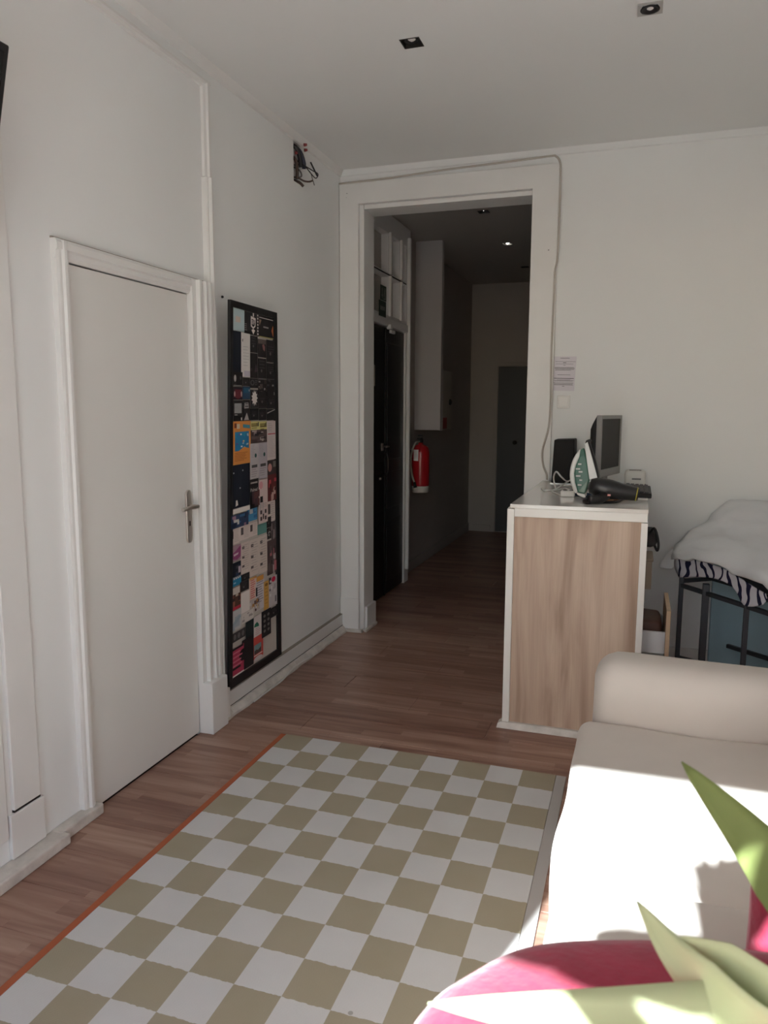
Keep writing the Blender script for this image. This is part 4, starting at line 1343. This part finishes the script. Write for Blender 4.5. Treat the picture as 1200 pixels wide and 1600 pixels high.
        patches(6, [pc(.10, .30, .45), pc(.03, .12, .26), pc(.35, .36, .38)], .25)
    elif kind == 'purple':
        poly([(.1, .5), (.5, .35), (.75, .2), (1, .1), (.95, .8), (.6, .95), (.2, .85)], pc(.22, .05, .14))
        poly([(.25, .55), (.75, .5), (.7, .62), (.3, .68)], pc(.5, .38, .42))
    elif kind == 'navy3':
        patches(4, [pc(.03, .05, .10), pc(.05, .05, .06)], .3)
        q(.72, .95, .35, .8, pc(.4, .33, .38))
    elif kind == 'cyan':
        for i in range(5):
            q(.04 + .19 * i, .16 + .19 * i, .0, .2, PW)
        q(.2, .45, .55, .68, pc(.3, .45, .55))
    elif kind == 'pinktext':
        lines(9, pc(.46, .08, .09), .15, .9, .12, .98, .4)
        q(0, 1, 0, .1, pc(.5, .28, .1))
    elif kind == 'whitetext':
        lines(9, pc(.20, .19, .22), .1, .95, .05, .8, .35)
        q(0, .18, .2, .5, PD)
        q(.1, .9, -0.15, .02, pc(.5, .25, .06))
    elif kind == 'orangestrip':
        blot(.5, .12, .32, .06, pc(.22, .10, .02))
        lines(5, pc(.22, .12, .03), .2, .8, .25, .9, .12)
    elif kind == 'reddot':
        blot(.55, .1, .24, .09, pc(.45, .01, .05))
        q(0, .28, .0, .22, pc(.06, .04, .05))
        patches(9, [pc(.18, .16, .18), pc(.55, .52, .52), pc(.3, .28, .3)], .16)
    elif kind == 'map':
        patches(4, [pc(.30, .34, .38), pc(.38, .39, .40)], .4)
        poly([(.05, .7), (.4, .5), (.9, .3), (.95, .45), (.4, .72)], pc(.25, .31, .36))
    elif kind == 'white2':
        patches(5, [pc(.38, .35, .32), pc(.28, .25, .24)], .18)
    elif kind == 'strip':
        for i in range(3):
            blot(.2 + .3 * i, .5, .1, .32, pc(.16, .14, .14), 10)
    elif kind == 'green':
        poly([(0, .5), (.1, .36), (.4, .3), (.62, .42), (.68, .55)], pc(.02, .16, .09))
        lines(4, pc(.40, .22, .26), .2, .9, .6, .95, .3)
    elif kind == 'redteal':
        q(.12, .8, .36, .78, pc(.14, .24, .25))
        poly([(.15, .78), (.15, .62), (.35, .58), (.5, .64), (.78, .55), (.78, .78)], pc(.08, .06, .055))
        q(.1, .9, .82, .86, PW)
        blot(.5, 1.0, .4, .1, pc(.48, .44, .44), 12)
    elif kind == 'film':
        for i in range(4):
            for j in range(2):
                blot(.3 + .42 * j, .2 + .19 * i, .13, .06, pc(.20, .19, .17), 8)
    elif kind == 'magenta':
        lines(4, pc(.46, .12, .17), .05, .95, .15, .75, .35)
        q(0, .95, 0, .07, PD)
        q(.0, .7, .68, .76, PD)
        q(-.03, 1.0, .95, 1.0, PW)
    elif kind == 'greysq':
        q(.08, .85, .14, .62, pc(.24, .24, .24))
        q(.78, .9, .84, .97, PW)
        q(.1, .4, .68, .72, PG)
    elif kind == 'label':
        poly([(.2, .14), (.75, .12), (.85, .4), (.15, .42)], PG)
        q(.3, .7, .16, .2, PD)
        q(.25, .75, .28, .33, PD)
        poly([(.5, .62), (.85, .98), (.1, .98)], PG)
    elif kind == 'circle':
        blot(.22, .46, .12, .24, PG, 12)
        blot(.78, .4, .1, .14, pc(.1, .1, .1), 10)
        q(.05, .9, .93, .97, PG)
    elif kind == 'ring':
        blot(.3, .45, .24, .3, pc(.12, .12, .12), 14)
        blot(.3, .45, .15, .19, PD, 14)
        lines(3, pc(.12, .12, .12), .62, .95, .2, .8, .4)
    elif kind == 'redfig':
        poly([(.15, .2), (.85, .2), (.9, .75), (.5, 1.0), (.1, .75)], pc(.14, .02, .03))
        blot(.13, .55, .07, .22, pc(.45, .30, .30), 10)
        blot(.87, .55, .07, .22, pc(.45, .30, .30), 10)
    elif kind == 'blue':
        q(.1, .8, .1, .5, pc(.02, .10, .18))
        blot(.85, .3, .08, .1, pc(.25, .25, .26), 8)
    elif kind == 'triangle':
        poly([(.75, .4), (1.0, .72), (.55, .76)], pc(.08, .06, .07))
        blot(.15, .66, .1, .07, pc(.06, .06, .06), 8)
    elif kind == 'portrait':
        q(.0, .95, .0, .25, pc(.14, .11, .10))
        poly([(.5, .3), (.7, .25), (.85, .4), (.8, .65), (.6, .55)], pc(.24, .11, .11))
    elif kind == 'face':
        blot(.25, .5, .22, .28, pc(.45, .22, .20), 12)
        q(.6, .9, .1, .5, pc(.2, .18, .16))
    elif kind == 'slash':
        poly([(.05, .32), (.85, .02), (.85, .08), (.05, .4)], PW)
    elif kind == 'black':
        blot(.1, .45, .35, .2, PD, 10)
    elif kind in ('dark1', 'dark2'):
        lines(3, pc(.09, .085, .085), .15, .85, .1 + .3 * fr_.random(), .6, .2)
        q(.02, .98, .97, 1.0, pc(.2, .19, .18))
        blot(.4, .6, .1, .08, pc(.16, .14, .14), 8)
    o = bb.build('flyer', nb, fix=False)
    if kind in LAB:
        o['label'] = LAB[kind]
b = B(BLACKM)
for (yy, z) in ((3.26, 2.05), (3.16, 1.16), (3.80, 1.17)):
    o = B(BLACKM).lathe((0.0, yy, z), [(0.006, 0.0), (0.006, 0.006), (0.003, 0.009), (0.0, 0.009)], 10, (1, 0, 0))
    tag(o.build('wall_screw', origin=(0, yy, z)), {2.05: 'black screw in the wall at the top left corner of the notice board', 1.16: 'black screw in the wall left of the notice board at mid height', 1.17: 'black screw in the wall right of the notice board at mid height'}[z], 'screw', 'screws beside the notice board')

# ------------------------------------------------------------------ rug
RUGM = mat('checked_flat_weave', (0.5, 0.5, 0.5), 0.92, spec=0.1)
t, p = nodes_of(RUGM)
N, L = t.nodes.new, t.links.new


def mth(op, a, b_=None, c_=None):
    n_ = N('ShaderNodeMath')
    n_.operation = op
    for i, v in enumerate((a, b_, c_)):
        if v is None:
            continue
        if isinstance(v, (int, float)):
            n_.inputs[i].default_value = v
        else:
            L(v, n_.inputs[i])
    return n_.outputs[0]


tc = N('ShaderNodeTexCoord')
sp = N('ShaderNodeSeparateXYZ')
L(tc.outputs['Object'], sp.inputs[0])
nz = N('ShaderNodeTexNoise')
nz.inputs['Scale'].default_value = 60
nz.inputs['Detail'].default_value = 2
L(tc.outputs['Object'], nz.inputs['Vector'])
jit = mth('MULTIPLY', mth('SUBTRACT', nz.outputs[0], 0.5), 0.07)
cxn = mth('FLOOR', mth('DIVIDE', mth('SUBTRACT', sp.outputs[0], 0.0275), 0.1385))
cyn = mth('FLOOR', mth('ADD', mth('DIVIDE', sp.outputs[1], 0.1465), jit))
chk = mth('MODULO', mth('ADD', mth('ADD', cxn, cyn), 41.0), 2.0)
nv = N('ShaderNodeTexNoise')
nv.inputs['Scale'].default_value = 5
nv.inputs['Detail'].default_value = 4
L(tc.outputs['Object'], nv.inputs['Vector'])
m1 = N('ShaderNodeMixRGB')
L(nv.outputs[0], m1.inputs[0])
m1.inputs[1].default_value = (0.345, 0.305, 0.215, 1)
m1.inputs[2].default_value = (0.40, 0.355, 0.27, 1)
m2 = N('ShaderNodeMixRGB')
L(nv.outputs[0], m2.inputs[0])
m2.inputs[1].default_value = (0.57, 0.565, 0.555, 1)
m2.inputs[2].default_value = (0.65, 0.645, 0.635, 1)
m3 = N('ShaderNodeMixRGB')
L(chk, m3.inputs[0])
L(m1.outputs[0], m3.inputs[1])
L(m2.outputs[0], m3.inputs[2])
# small dark spots
vo = N('ShaderNodeTexVoronoi')
vo.inputs['Scale'].default_value = 3.2
L(tc.outputs['Object'], vo.inputs['Vector'])
spot = mth('LESS_THAN', vo.outputs['Distance'], 0.022)
m4 = N('ShaderNodeMixRGB')
L(mth('MULTIPLY', spot, 0.5), m4.inputs[0])
L(m3.outputs[0], m4.inputs[1])
m4.inputs[2].default_value = (0.15, 0.13, 0.11, 1)
L(m4.outputs[0], p.inputs['Base Color'])
wv = N('ShaderNodeTexWave')
wv.inputs['Scale'].default_value = 70
wv.bands_direction = 'Y'
L(tc.outputs['Object'], wv.inputs['Vector'])
bm_ = N('ShaderNodeBump')
bm_.inputs['Strength'].default_value = 0.12
bm_.inputs['Distance'].default_value = 0.004
L(wv.outputs[0], bm_.inputs['Height'])
L(bm_.outputs[0], p.inputs['Normal'])
rg_ = thing('rug', (0.3725, 3.069, 0.0), 'olive and white checked flat woven rug with an orange left edge on the floor', 'rug')
ry1 = 3.069 - 17 * 0.1465
B(RUGM).box(0.40, 1.6465, ry1, 3.069, 0.0005, 0.007).build('weave', rg_, bevel=0.002)
B(mat('orange_edge', (0.40, 0.11, 0.045), 0.9)).box(0.374, 0.3995, ry1, 3.069, 0.0005, 0.006).build('edge_band', rg_, bevel=0.002)['label'] = 'orange edge band'
B(mat('grey_edge', (0.42, 0.40, 0.38), 0.9)).box(1.647, 1.688, ry1, 3.069, 0.0005, 0.006).build('edge_band', rg_, bevel=0.002)['label'] = 'grey edge band'

# ------------------------------------------------------------------ sofa
so_ = thing('sofa', (2.22, 1.97, 0), 'beige fabric two seat sofa with rounded arms, half in the sunlight', 'sofa')
B(SOFA).soft(1.815, 2.66, 1.05, 2.76, 0.045, 0.30, 0.03, 8, 0.004, 4).build('base', so_)
B(SOFA).soft(1.795, 2.68, 2.625, 2.865, 0.05, 0.652, 0.095, 16, 0.006, 3.5).build('arm', so_)
B(SOFA).soft(1.795, 2.68, 0.990, 1.185, 0.05, 0.640, 0.085, 16, 0.006, 3.5, seed=4).build('arm', so_)
B(SOFA).soft(1.752, 2.42, 1.672, 2.632, 0.22, 0.447, 0.05, 26, 0.012, 3.2, 0.012, seed=2).build('seat_cushion', so_)
B(SOFA).soft(1.765, 2.42, 1.18, 1.668, 0.22, 0.478, 0.05, 20, 0.008, 3.2, 0.012, seed=5).build('seat_cushion', so_)
B(SOFA).soft(2.36, 2.68, 1.15, 2.67, 0.28, 0.66, 0.09, 16, 0.006, 3.5, seed=7).build('backrest', so_)
b = B(mat('dark_wood_feet', (0.05, 0.03, 0.02), 0.5))
for x in (1.87, 2.60):
    for yy in (1.09, 2.78):
        B(mat('dark_wood_feet')).lathe((x, yy, 0), [(0.02, 0), (0.028, 0.05), (0.0, 0.05)], 12).build('foot', so_)

cu = thing('cushion', (2.285, 1.40, 0.49), 'crimson cushion standing on the near seat of the beige sofa', 'cushion')
b = B(RED)
ccx, ccy, ccz, cs = 2.285, 1.40, 0.615, 0.17
rings = []
n = 18
vsx, fsx = [], []
ca, sa = math.cos(0.35), math.sin(0.35)
for sgn in (1, -1):
    o = len(vsx)
    for i in range(n + 1):
        for j in range(n + 1):
            u, v_ = i / n * 2 - 1, j / n * 2 - 1
            pull = 1 - 0.07 * (1 - u * u) * (abs(v_) ** 3) - 0.0
            px_ = u * cs * (1 - 0.06 * (1 - v_ * v_) * abs(u) ** 3)
            pz_ = v_ * 0.125 * pull
            th = 0.062 * ((1 - u ** 4) * (1 - v_ ** 4)) ** 0.5 * sgn
            vsx.append(Vector((ccx + px_ * ca - th * sa, ccy + px_ * sa * 0.5 + th * ca, ccz + pz_)))
    for i in range(n):
        for j in range(n):
            a = o + i * (n + 1) + j
            fsx.append((a, a + n + 1, a + n + 2, a + 1))
b.add(vsx, fsx, True)
o = b.build('cover', cu)
bm = bmesh.new()
bm.from_mesh(o.data)
bmesh.ops.remove_doubles(bm, verts=bm.verts, dist=0.0005)
bmesh.ops.recalc_face_normals(bm, faces=bm.faces)
bm.to_mesh(o.data)
bm.free()

# ------------------------------------------------------------------ red tub chair facing the window
tc_ = thing('tub_chair', (2.08, 0.45, 0), 'crimson tub armchair with a curved padded back, turned towards the window', 'armchair')
outer = [(1.655, 0.12), (1.658, 0.35), (1.668, 0.58), (1.70, 0.73), (1.73, 0.80), (1.795, 0.872), (1.90, 0.925), (2.09, 0.965), (2.26, 0.955), (2.37, 0.90), (2.45, 0.78), (2.485, 0.58), (2.495, 0.35), (2.50, 0.12)]
outer = bezier([(x, y_, 0) for x, y_ in outer], 5)
cc_ = Vector((2.08, 0.30, 0))
rings = []
TH = 0.25
prof = []
for k in range(13):
    a = PI * k / 12
    prof.append((TH / 2 - TH / 2 * math.cos(a), 0.065 * math.sin(a) ** 0.55))
for i, p_ in enumerate(outer):
    d = (outer[min(i + 1, len(outer) - 1)] - outer[max(i - 1, 0)]).normalized()
    nin = Vector((d.y, -d.x, 0))
    if (cc_ - p_).dot(nin) < 0:
        nin = -nin
    hgt = 0.835 - 0.10 * max(0, min(1, (0.72 - p_.y) / 0.5))
    ring = [p_ + nin * TH * 0.06 + Vector((0, 0, 0.10)), p_ + nin * 0.01 + Vector((0, 0, 0.3)), p_ + nin * 0.0 + Vector((0, 0, hgt - 0.08))]
    ring += [p_ + nin * q_[0] + Vector((0, 0, hgt - 0.012 + q_[1])) for q_ in prof]
    ring += [p_ + nin * TH + Vector((0, 0, hgt - 0.08)), p_ + nin * TH * 1.1 + Vector((0, 0, 0.40)), p_ + nin * TH + Vector((0, 0, 0.10))]
    ring = [v + noise.noise_vector(v * 9) * 0.003 for v in ring]
    rings.append(ring)
B(RED).loft(rings).build('curved_back', tc_)
B(RED).soft(1.79, 2.37, 0.08, 0.83, 0.10, 0.34, 0.03, 8).build('seat_base', tc_)
B(RED).soft(1.80, 2.36, 0.04, 0.82, 0.345, 0.455, 0.045, 12, 0.004, 5, 0.015).build('seat_cushion', tc_)
for x in (1.75, 2.41):
    for yy in (0.2, 0.72):
        B(mat('dark_wood_feet')).lathe((x, yy, 0), [(0.016, 0), (0.024, 0.1), (0.0, 0.1)], 10).build('leg', tc_)

# ------------------------------------------------------------------ metal frame with bedding
mf = thing('metal_frame', (2.4, 4.2, 0), 'dark grey metal frame table standing by the wall under white bedding', 'table')
A_, Bq = Vector((2.17, 4.36, 0)), Vector((2.45, 3.98, 0))
us = (Bq - A_).normalized()
vq = Vector((-us.y, us.x, 0))
if vq.x < 0:
    vq = -vq
legs = [A_, A_.lerp(Bq, 0.40), Bq, Bq + us * 0.42, Bq + vq * 0.50, Bq + us * 0.42 + vq * 0.5]
for k, q_ in enumerate(legs):
    wd = 0.034 if k == 1 else 0.024
    B(GREYM).bar(q_ + Vector((0, 0, 0.0)), q_ + Vector((0, 0, 0.625)), wd).build('leg', mf, bevel=0.003)
E_ = Bq + us * 0.42
for a_, c_, z in ((A_, E_, 0.575), (A_, E_, 0.15), (A_, A_ + vq * 0.34, 0.60), (A_ + vq * 0.34, E_ + vq * 0.5, 0.60), (A_ + vq * 0.34, E_ + vq * 0.5, 0.2), (E_, E_ + vq * 0.5, 0.6), (Bq, Bq + vq * 0.5, 0.6)):
    B(GREYM).bar(a_ + Vector((0, 0, z)), c_ + Vector((0, 0, z)), 0.022).build('rail', mf, bevel=0.002)
for a_, c_, z0, z1 in ((A_, A_.lerp(Bq, 0.4), 0.09, 0.19), (Bq, E_ + vq * 0.4, 0.04, 0.2), (A_, Bq + vq * 0.5, 0.17, 0.09)):
    B(GREYM).bar(a_ + Vector((0, 0, z0)), c_ + Vector((0, 0, z1)), 0.014).build('brace', mf)
B(GREYM).prism([A_ + vq * 0.08 + Vector((0, 0, 0.625)), E_ + vq * 0.08 + Vector((0, 0, 0.625)), E_ + vq * 0.5 + Vector((0, 0, 0.625)), A_ + vq * 0.34 + Vector((0, 0, 0.625))], (0, 0, 0.012)).build('top_board', mf)

# pale blue panel behind the legs
b = B(mat('pale_blue_panel', (0.34, 0.50, 0.57), 0.4, var=0.04, vscale=2))
b.box(2.36, 3.15, 4.70, 4.745, 0.05, 0.72)
bpn = thing('blue_panel', (2.8, 4.72, 0.0), 'pale blue board leaning against the wall behind the metal legs', 'board')
b.build('sheet', bpn, bevel=0.004)
B(BLACKM).box(2.4, 3.1, 4.69, 4.75, 0.0, 0.05).build('foot_rail', bpn)

# zebra patterned cloth and white bedding, lofted over the frame
ZB = mat('zebra_print_cloth', (0.7, 0.7, 0.72), 0.9, spec=0.1)
t, p = nodes_of(ZB)
N, L = t.nodes.new, t.links.new
tc = N('ShaderNodeTexCoord')
wv = N('ShaderNodeTexWave')
wv.wave_type = 'BANDS'
wv.bands_direction = 'X'
wv.inputs['Scale'].default_value = 8.5
wv.inputs["Distortion"].default_value = 8.0
wv.inputs['Detail'].default_value = 1.0
wv.inputs['Detail Scale'].default_value = 1.2
L(tc.outputs['Object'], wv.inputs['Vector'])
r = N('ShaderNodeValToRGB')
r.color_ramp.interpolation = 'CONSTANT'
e = r.color_ramp.elements
e[0].position, e[0].color = 0.0, (0.02, 0.02, 0.05, 1)
e[1].position, e[1].color = 0.24, (0.62, 0.61, 0.66, 1)
L(wv.outputs[0], r.inputs[0])
ns = N('ShaderNodeTexNoise')
ns.inputs['Scale'].default_value = 4.0
L(tc.outputs['Object'], ns.inputs['Vector'])
mm = N('ShaderNodeMixRGB')
gt = N('ShaderNodeMath')
gt.operation = 'GREATER_THAN'
gt.inputs[1].default_value = 0.6
L(ns.outputs[0], gt.inputs[0])
L(gt.outputs[0], mm.inputs[0])
L(r.outputs[0], mm.inputs[1])
mm2 = N('ShaderNodeMixRGB')
mm2.blend_type = 'MULTIPLY'
mm2.inputs[0].default_value = 1.0
L(r.outputs[0], mm2.inputs[1])
mm2.inputs[2].default_value = (0.55, 0.12, 0.18, 1)
L(mm2.outputs[0], mm.inputs[2])
L(mm.outputs[0], p.inputs['Base Color'])


def cloth(name, rows, m_, parent=None, sub=2, origin=None, amp=0.006, thick=0.012):
    rows = [[at_y(a, c_, y_) for a, c_, y_ in r_] for r_ in rows]
    rows = [bezier(r_, 4) for r_ in rows]
    cols = list(zip(*rows))
    cols = [bezier(c_, 4) for c_ in cols]
    n_ = len(cols[0])
    bb_ = B(m_)
    vs_ = [v + noise.noise_vector(v * 8) * amp + noise.noise_vector(v * 23) * amp * 0.4 + Vector((0, 0, 1)) * (max(0.0, 1 - 2.2 * abs(noise.noise(Vector((v.x * 9, v.y * 5, v.z * 14))))) ** 2 * amp * 1.1) for c_ in cols for v in c_]
    fs_ = [(i * n_ + j, i * n_ + j + 1, (i + 1) * n_ + j + 1, (i + 1) * n_ + j) for i in range(len(cols) - 1) for j in range(n_ - 1)]
    bb_.add(vs_, fs_, True)
    ob = bb_.build(name, parent, origin=origin)
    sd = ob.modifiers.new('thickness', 'SOLIDIFY')
    sd.thickness = thick
    sd.offset = 0
    return ob


zc_ = cloth('patterned_cloth', [
    [(1056, 868, 4.33), (1085, 876, 4.25), (1115, 884, 4.15), (1145, 896, 4.05), (1170, 912, 3.96), (1196, 930, 3.87)],
    [(1054, 884, 4.345), (1083, 888, 4.26), (1113, 893, 4.155), (1145, 908, 4.05), (1170, 926, 3.96), (1198, 938, 3.865)],
    [(1062, 902, 4.33), (1084, 902, 4.25), (1112, 904, 4.15), (1146, 917, 4.04), (1163, 946, 3.96), (1192, 946, 3.87)]], ZB, origin=(2.3, 4.1, 0.7), amp=0.004, thick=0.006)
tag(zc_, 'zebra striped cloth hanging below the white bedding by the wall', 'cloth')
du2 = cloth('white_bedding', [
    [(1050, 876, 4.29), (1086, 880, 4.19), (1138, 893, 4.06), (1182, 914, 3.90), (1240, 960, 3.72), (1320, 1010, 3.55)],
    [(1052, 868, 4.30), (1088, 868, 4.21), (1142, 878, 4.08), (1190, 898, 3.92), (1245, 935, 3.76), (1320, 980, 3.6)],
    [(1062, 851, 4.37), (1098, 846, 4.32), (1148, 848, 4.26), (1196, 856, 4.18), (1250, 872, 4.1), (1320, 890, 4.0)],
    [(1076, 839, 4.46), (1108, 833, 4.42), (1152, 830, 4.40), (1198, 832, 4.36), (1250, 840, 4.3), (1320, 850, 4.25)],
    [(1096, 826, 4.54), (1118, 812, 4.52), (1155, 806, 4.50), (1200, 806, 4.48), (1250, 812, 4.45), (1320, 820, 4.4)],
    [(1112, 812, 4.60), (1130, 793, 4.60), (1160, 790, 4.60), (1200, 791, 4.58), (1250, 796, 4.56), (1320, 804, 4.52)],
    [(1112, 822, 4.68), (1132, 800, 4.70), (1162, 797, 4.70), (1202, 798, 4.69), (1252, 803, 4.68), (1320, 812, 4.66)],
    [(1110, 858, 4.70), (1134, 850, 4.72), (1165, 850, 4.72), (1204, 852, 4.72), (1254, 858, 4.71), (1320, 866, 4.70)]], SHEET, origin=(2.4, 4.3, 0.75), amp=0.016, thick=0.022)
tag(du2, 'rumpled white duvet heaped over the dark metal frame by the wall', 'bedding')
fp = cloth('bedding_corner', [
    [(1070, 846, 4.40), (1060, 852, 4.40), (1046, 862, 4.40)],
    [(1062, 862, 4.36), (1048, 874, 4.37), (1030, 884, 4.38)],
    [(1060, 872, 4.35), (1052, 888, 4.36), (1044, 890, 4.37)]], SHEET, du2, amp=0.003, thick=0.008)

# ------------------------------------------------------------------ plant by the window
pl_ = thing('yucca_plant', (2.62, -0.40, 0), 'potted yucca with long pointed green leaves reaching into the sunlight', 'plant')
b = B(mat('terracotta', (0.36, 0.15, 0.09), 0.8))
b.lathe((2.62, -0.40, 0), [(0.0, 0.0), (0.12, 0.0), (0.155, 0.26), (0.17, 0.262), (0.17, 0.30), (0.15, 0.30), (0.145, 0.25), (0.0, 0.25)], 24)
b.build('pot', pl_)
B(mat('potting_soil', (0.04, 0.028, 0.02), 0.95, bump=0.4)).lathe((2.62, -0.40, 0.25), [(0.0, 0.0), (0.143, 0.0), (0.14, 0.015), (0.0, 0.02)], 20).build('soil', pl_)
BARK = mat('cane_bark', (0.18, 0.13, 0.09), 0.85, var=0.2, vscale=30, bump=0.4, bscale=60)
crown1, shadow_crown = at_d(1400, 1690, 0.62), Vector((1.578, -0.30, 1.720))
B(BARK).tube(bezier([(2.66, -0.38, 0.24), (2.72, 0.0, 0.65), (2.55, 0.40, 0.93), crown1 + Vector((0.02, 0, 0))], 6), [0.028] * 9 + [0.022] * 10, 10).build('cane', pl_)
B(BARK).tube(bezier([(2.57, -0.40, 0.24), (2.42, -0.50, 0.8), (2.02, -0.50, 1.4), shadow_crown - Vector((0, 0, 0.02))], 6), [0.03] * 9 + [0.024] * 10, 10).build('cane', pl_)  # added unseen cane, there only to carry the shadow-casting crown
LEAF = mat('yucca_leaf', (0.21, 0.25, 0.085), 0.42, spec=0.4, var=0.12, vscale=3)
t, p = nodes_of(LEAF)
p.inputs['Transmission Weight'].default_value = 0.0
LEAF_SUN = mat('pale_yucca_leaf', (0.56, 0.60, 0.36), 0.4, spec=0.45, var=0.1, vscale=4)  # lighter copy of the leaf colour, with the sun's glare put into it
for m_ in (LEAF, LEAF_SUN):
    t, p = nodes_of(m_)
    trn = t.nodes.new('ShaderNodeBsdfTranslucent')
    trn.inputs[0].default_value = (0.30, 0.42, 0.08, 1)
    mxs = t.nodes.new('ShaderNodeMixShader')
    mxs.inputs[0].default_value = 0.25
    t.links.new(p.outputs[0], mxs.inputs[1])
    t.links.new(trn.outputs[0], mxs.inputs[2])
    t.links.new(mxs.outputs[0], t.nodes['Material Output'].inputs[0])


def leaf(pts, wmax, m_, up=None, full=0.45, name='leaf'):
    P_ = bezier(pts, 6)
    n_ = len(P_) - 1
    vs_ = []
    for i, q_ in enumerate(P_):
        d = (P_[min(i + 1, n_)] - P_[max(i - 1, 0)]).normalized()
        u_ = Vector(up) if up is not None else Vector((0, 0, 1))
        sd_ = d.cross(u_).normalized()
        nrm = sd_.cross(d)
        s_ = i / n_
        w_ = wmax / 2 * (min(1, 0.55 + s_ * 1.2) if s_ < full else ((1 - s_) / (1 - full)) ** 0.75)
        w_ = max(w_, 0.0008)
        for c_ in (-1, -0.5, 0, 0.5, 1):
            vs_.append(q_ + sd_ * w_ * c_ + nrm * (w_ * 0.18 * c_ * c_))
    fs_ = [(i * 5 + j, i * 5 + j + 1, (i + 1) * 5 + j + 1, (i + 1) * 5 + j) for i in range(n_) for j in range(4)]
    bb_ = B(m_)
    bb_.add(vs_, fs_, True)
    ob = bb_.build(name, pl_, fix=False)
    sd2 = ob.modifiers.new('thickness', 'SOLIDIFY')
    sd2.thickness = 0.0016
    return ob


toC = -FWD
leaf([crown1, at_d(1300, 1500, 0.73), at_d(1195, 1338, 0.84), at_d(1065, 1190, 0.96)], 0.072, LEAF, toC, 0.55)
leaf([crown1, at_d(1180, 1622, 0.69), at_d(950, 1595, 0.715), at_d(668, 1567, 0.78)], 0.086, LEAF_SUN, (0.1, -0.5, 1), 0.4)
leaf([crown1, at_d(1210, 1620, 0.66), at_d(1110, 1545, 0.72), at_d(1050, 1485, 0.77), at_d(995, 1408, 0.83)], 0.05, LEAF_SUN, toC, 0.5)
leaf([crown1, at_d(1240, 1600, 0.66), at_d(1160, 1535, 0.71), at_d(1050, 1466, 0.78)], 0.062, LEAF_SUN, toC, 0.72)
lr = random.Random(5)
for k in range(10):                                  # the leaves that stay to the right of the view
    a = math.radians(-35 + 80 * k / 9)
    el = math.radians(lr.uniform(-15, 55))
    d = Vector((math.cos(a) * math.cos(el), math.sin(a) * math.cos(el), math.sin(el)))
    l_ = lr.uniform(0.35, 0.55)
    leaf([crown1, crown1 + d * l_ * 0.4, crown1 + d * l_ * 0.75 + Vector((0, 0, -0.03)), crown1 + d * l_ + Vector((0, 0, -0.10))], 0.06, LEAF)
for k in range(92):                                  # added unseen crown behind the viewer, shaped to cast a standing person's shadow
    a = math.radians(137.5 * k)
    low = k < 34
    el = math.radians(lr.uniform(3, 11) if low else lr.uniform(61, 88))
    d = Vector((math.cos(a) * math.cos(el), math.sin(a) * math.cos(el) * (0.25 if low else 0.7), math.sin(el)))
    l_ = (0.235 if d.x < 0 else 0.26) if low else 0.31
    leaf([shadow_crown, shadow_crown + d * l_ * 0.4, shadow_crown + d * l_ * 0.75, shadow_crown + d * l_ + Vector((0, 0, 0.0 if low else -0.015))], 0.095, LEAF, None, 0.6)
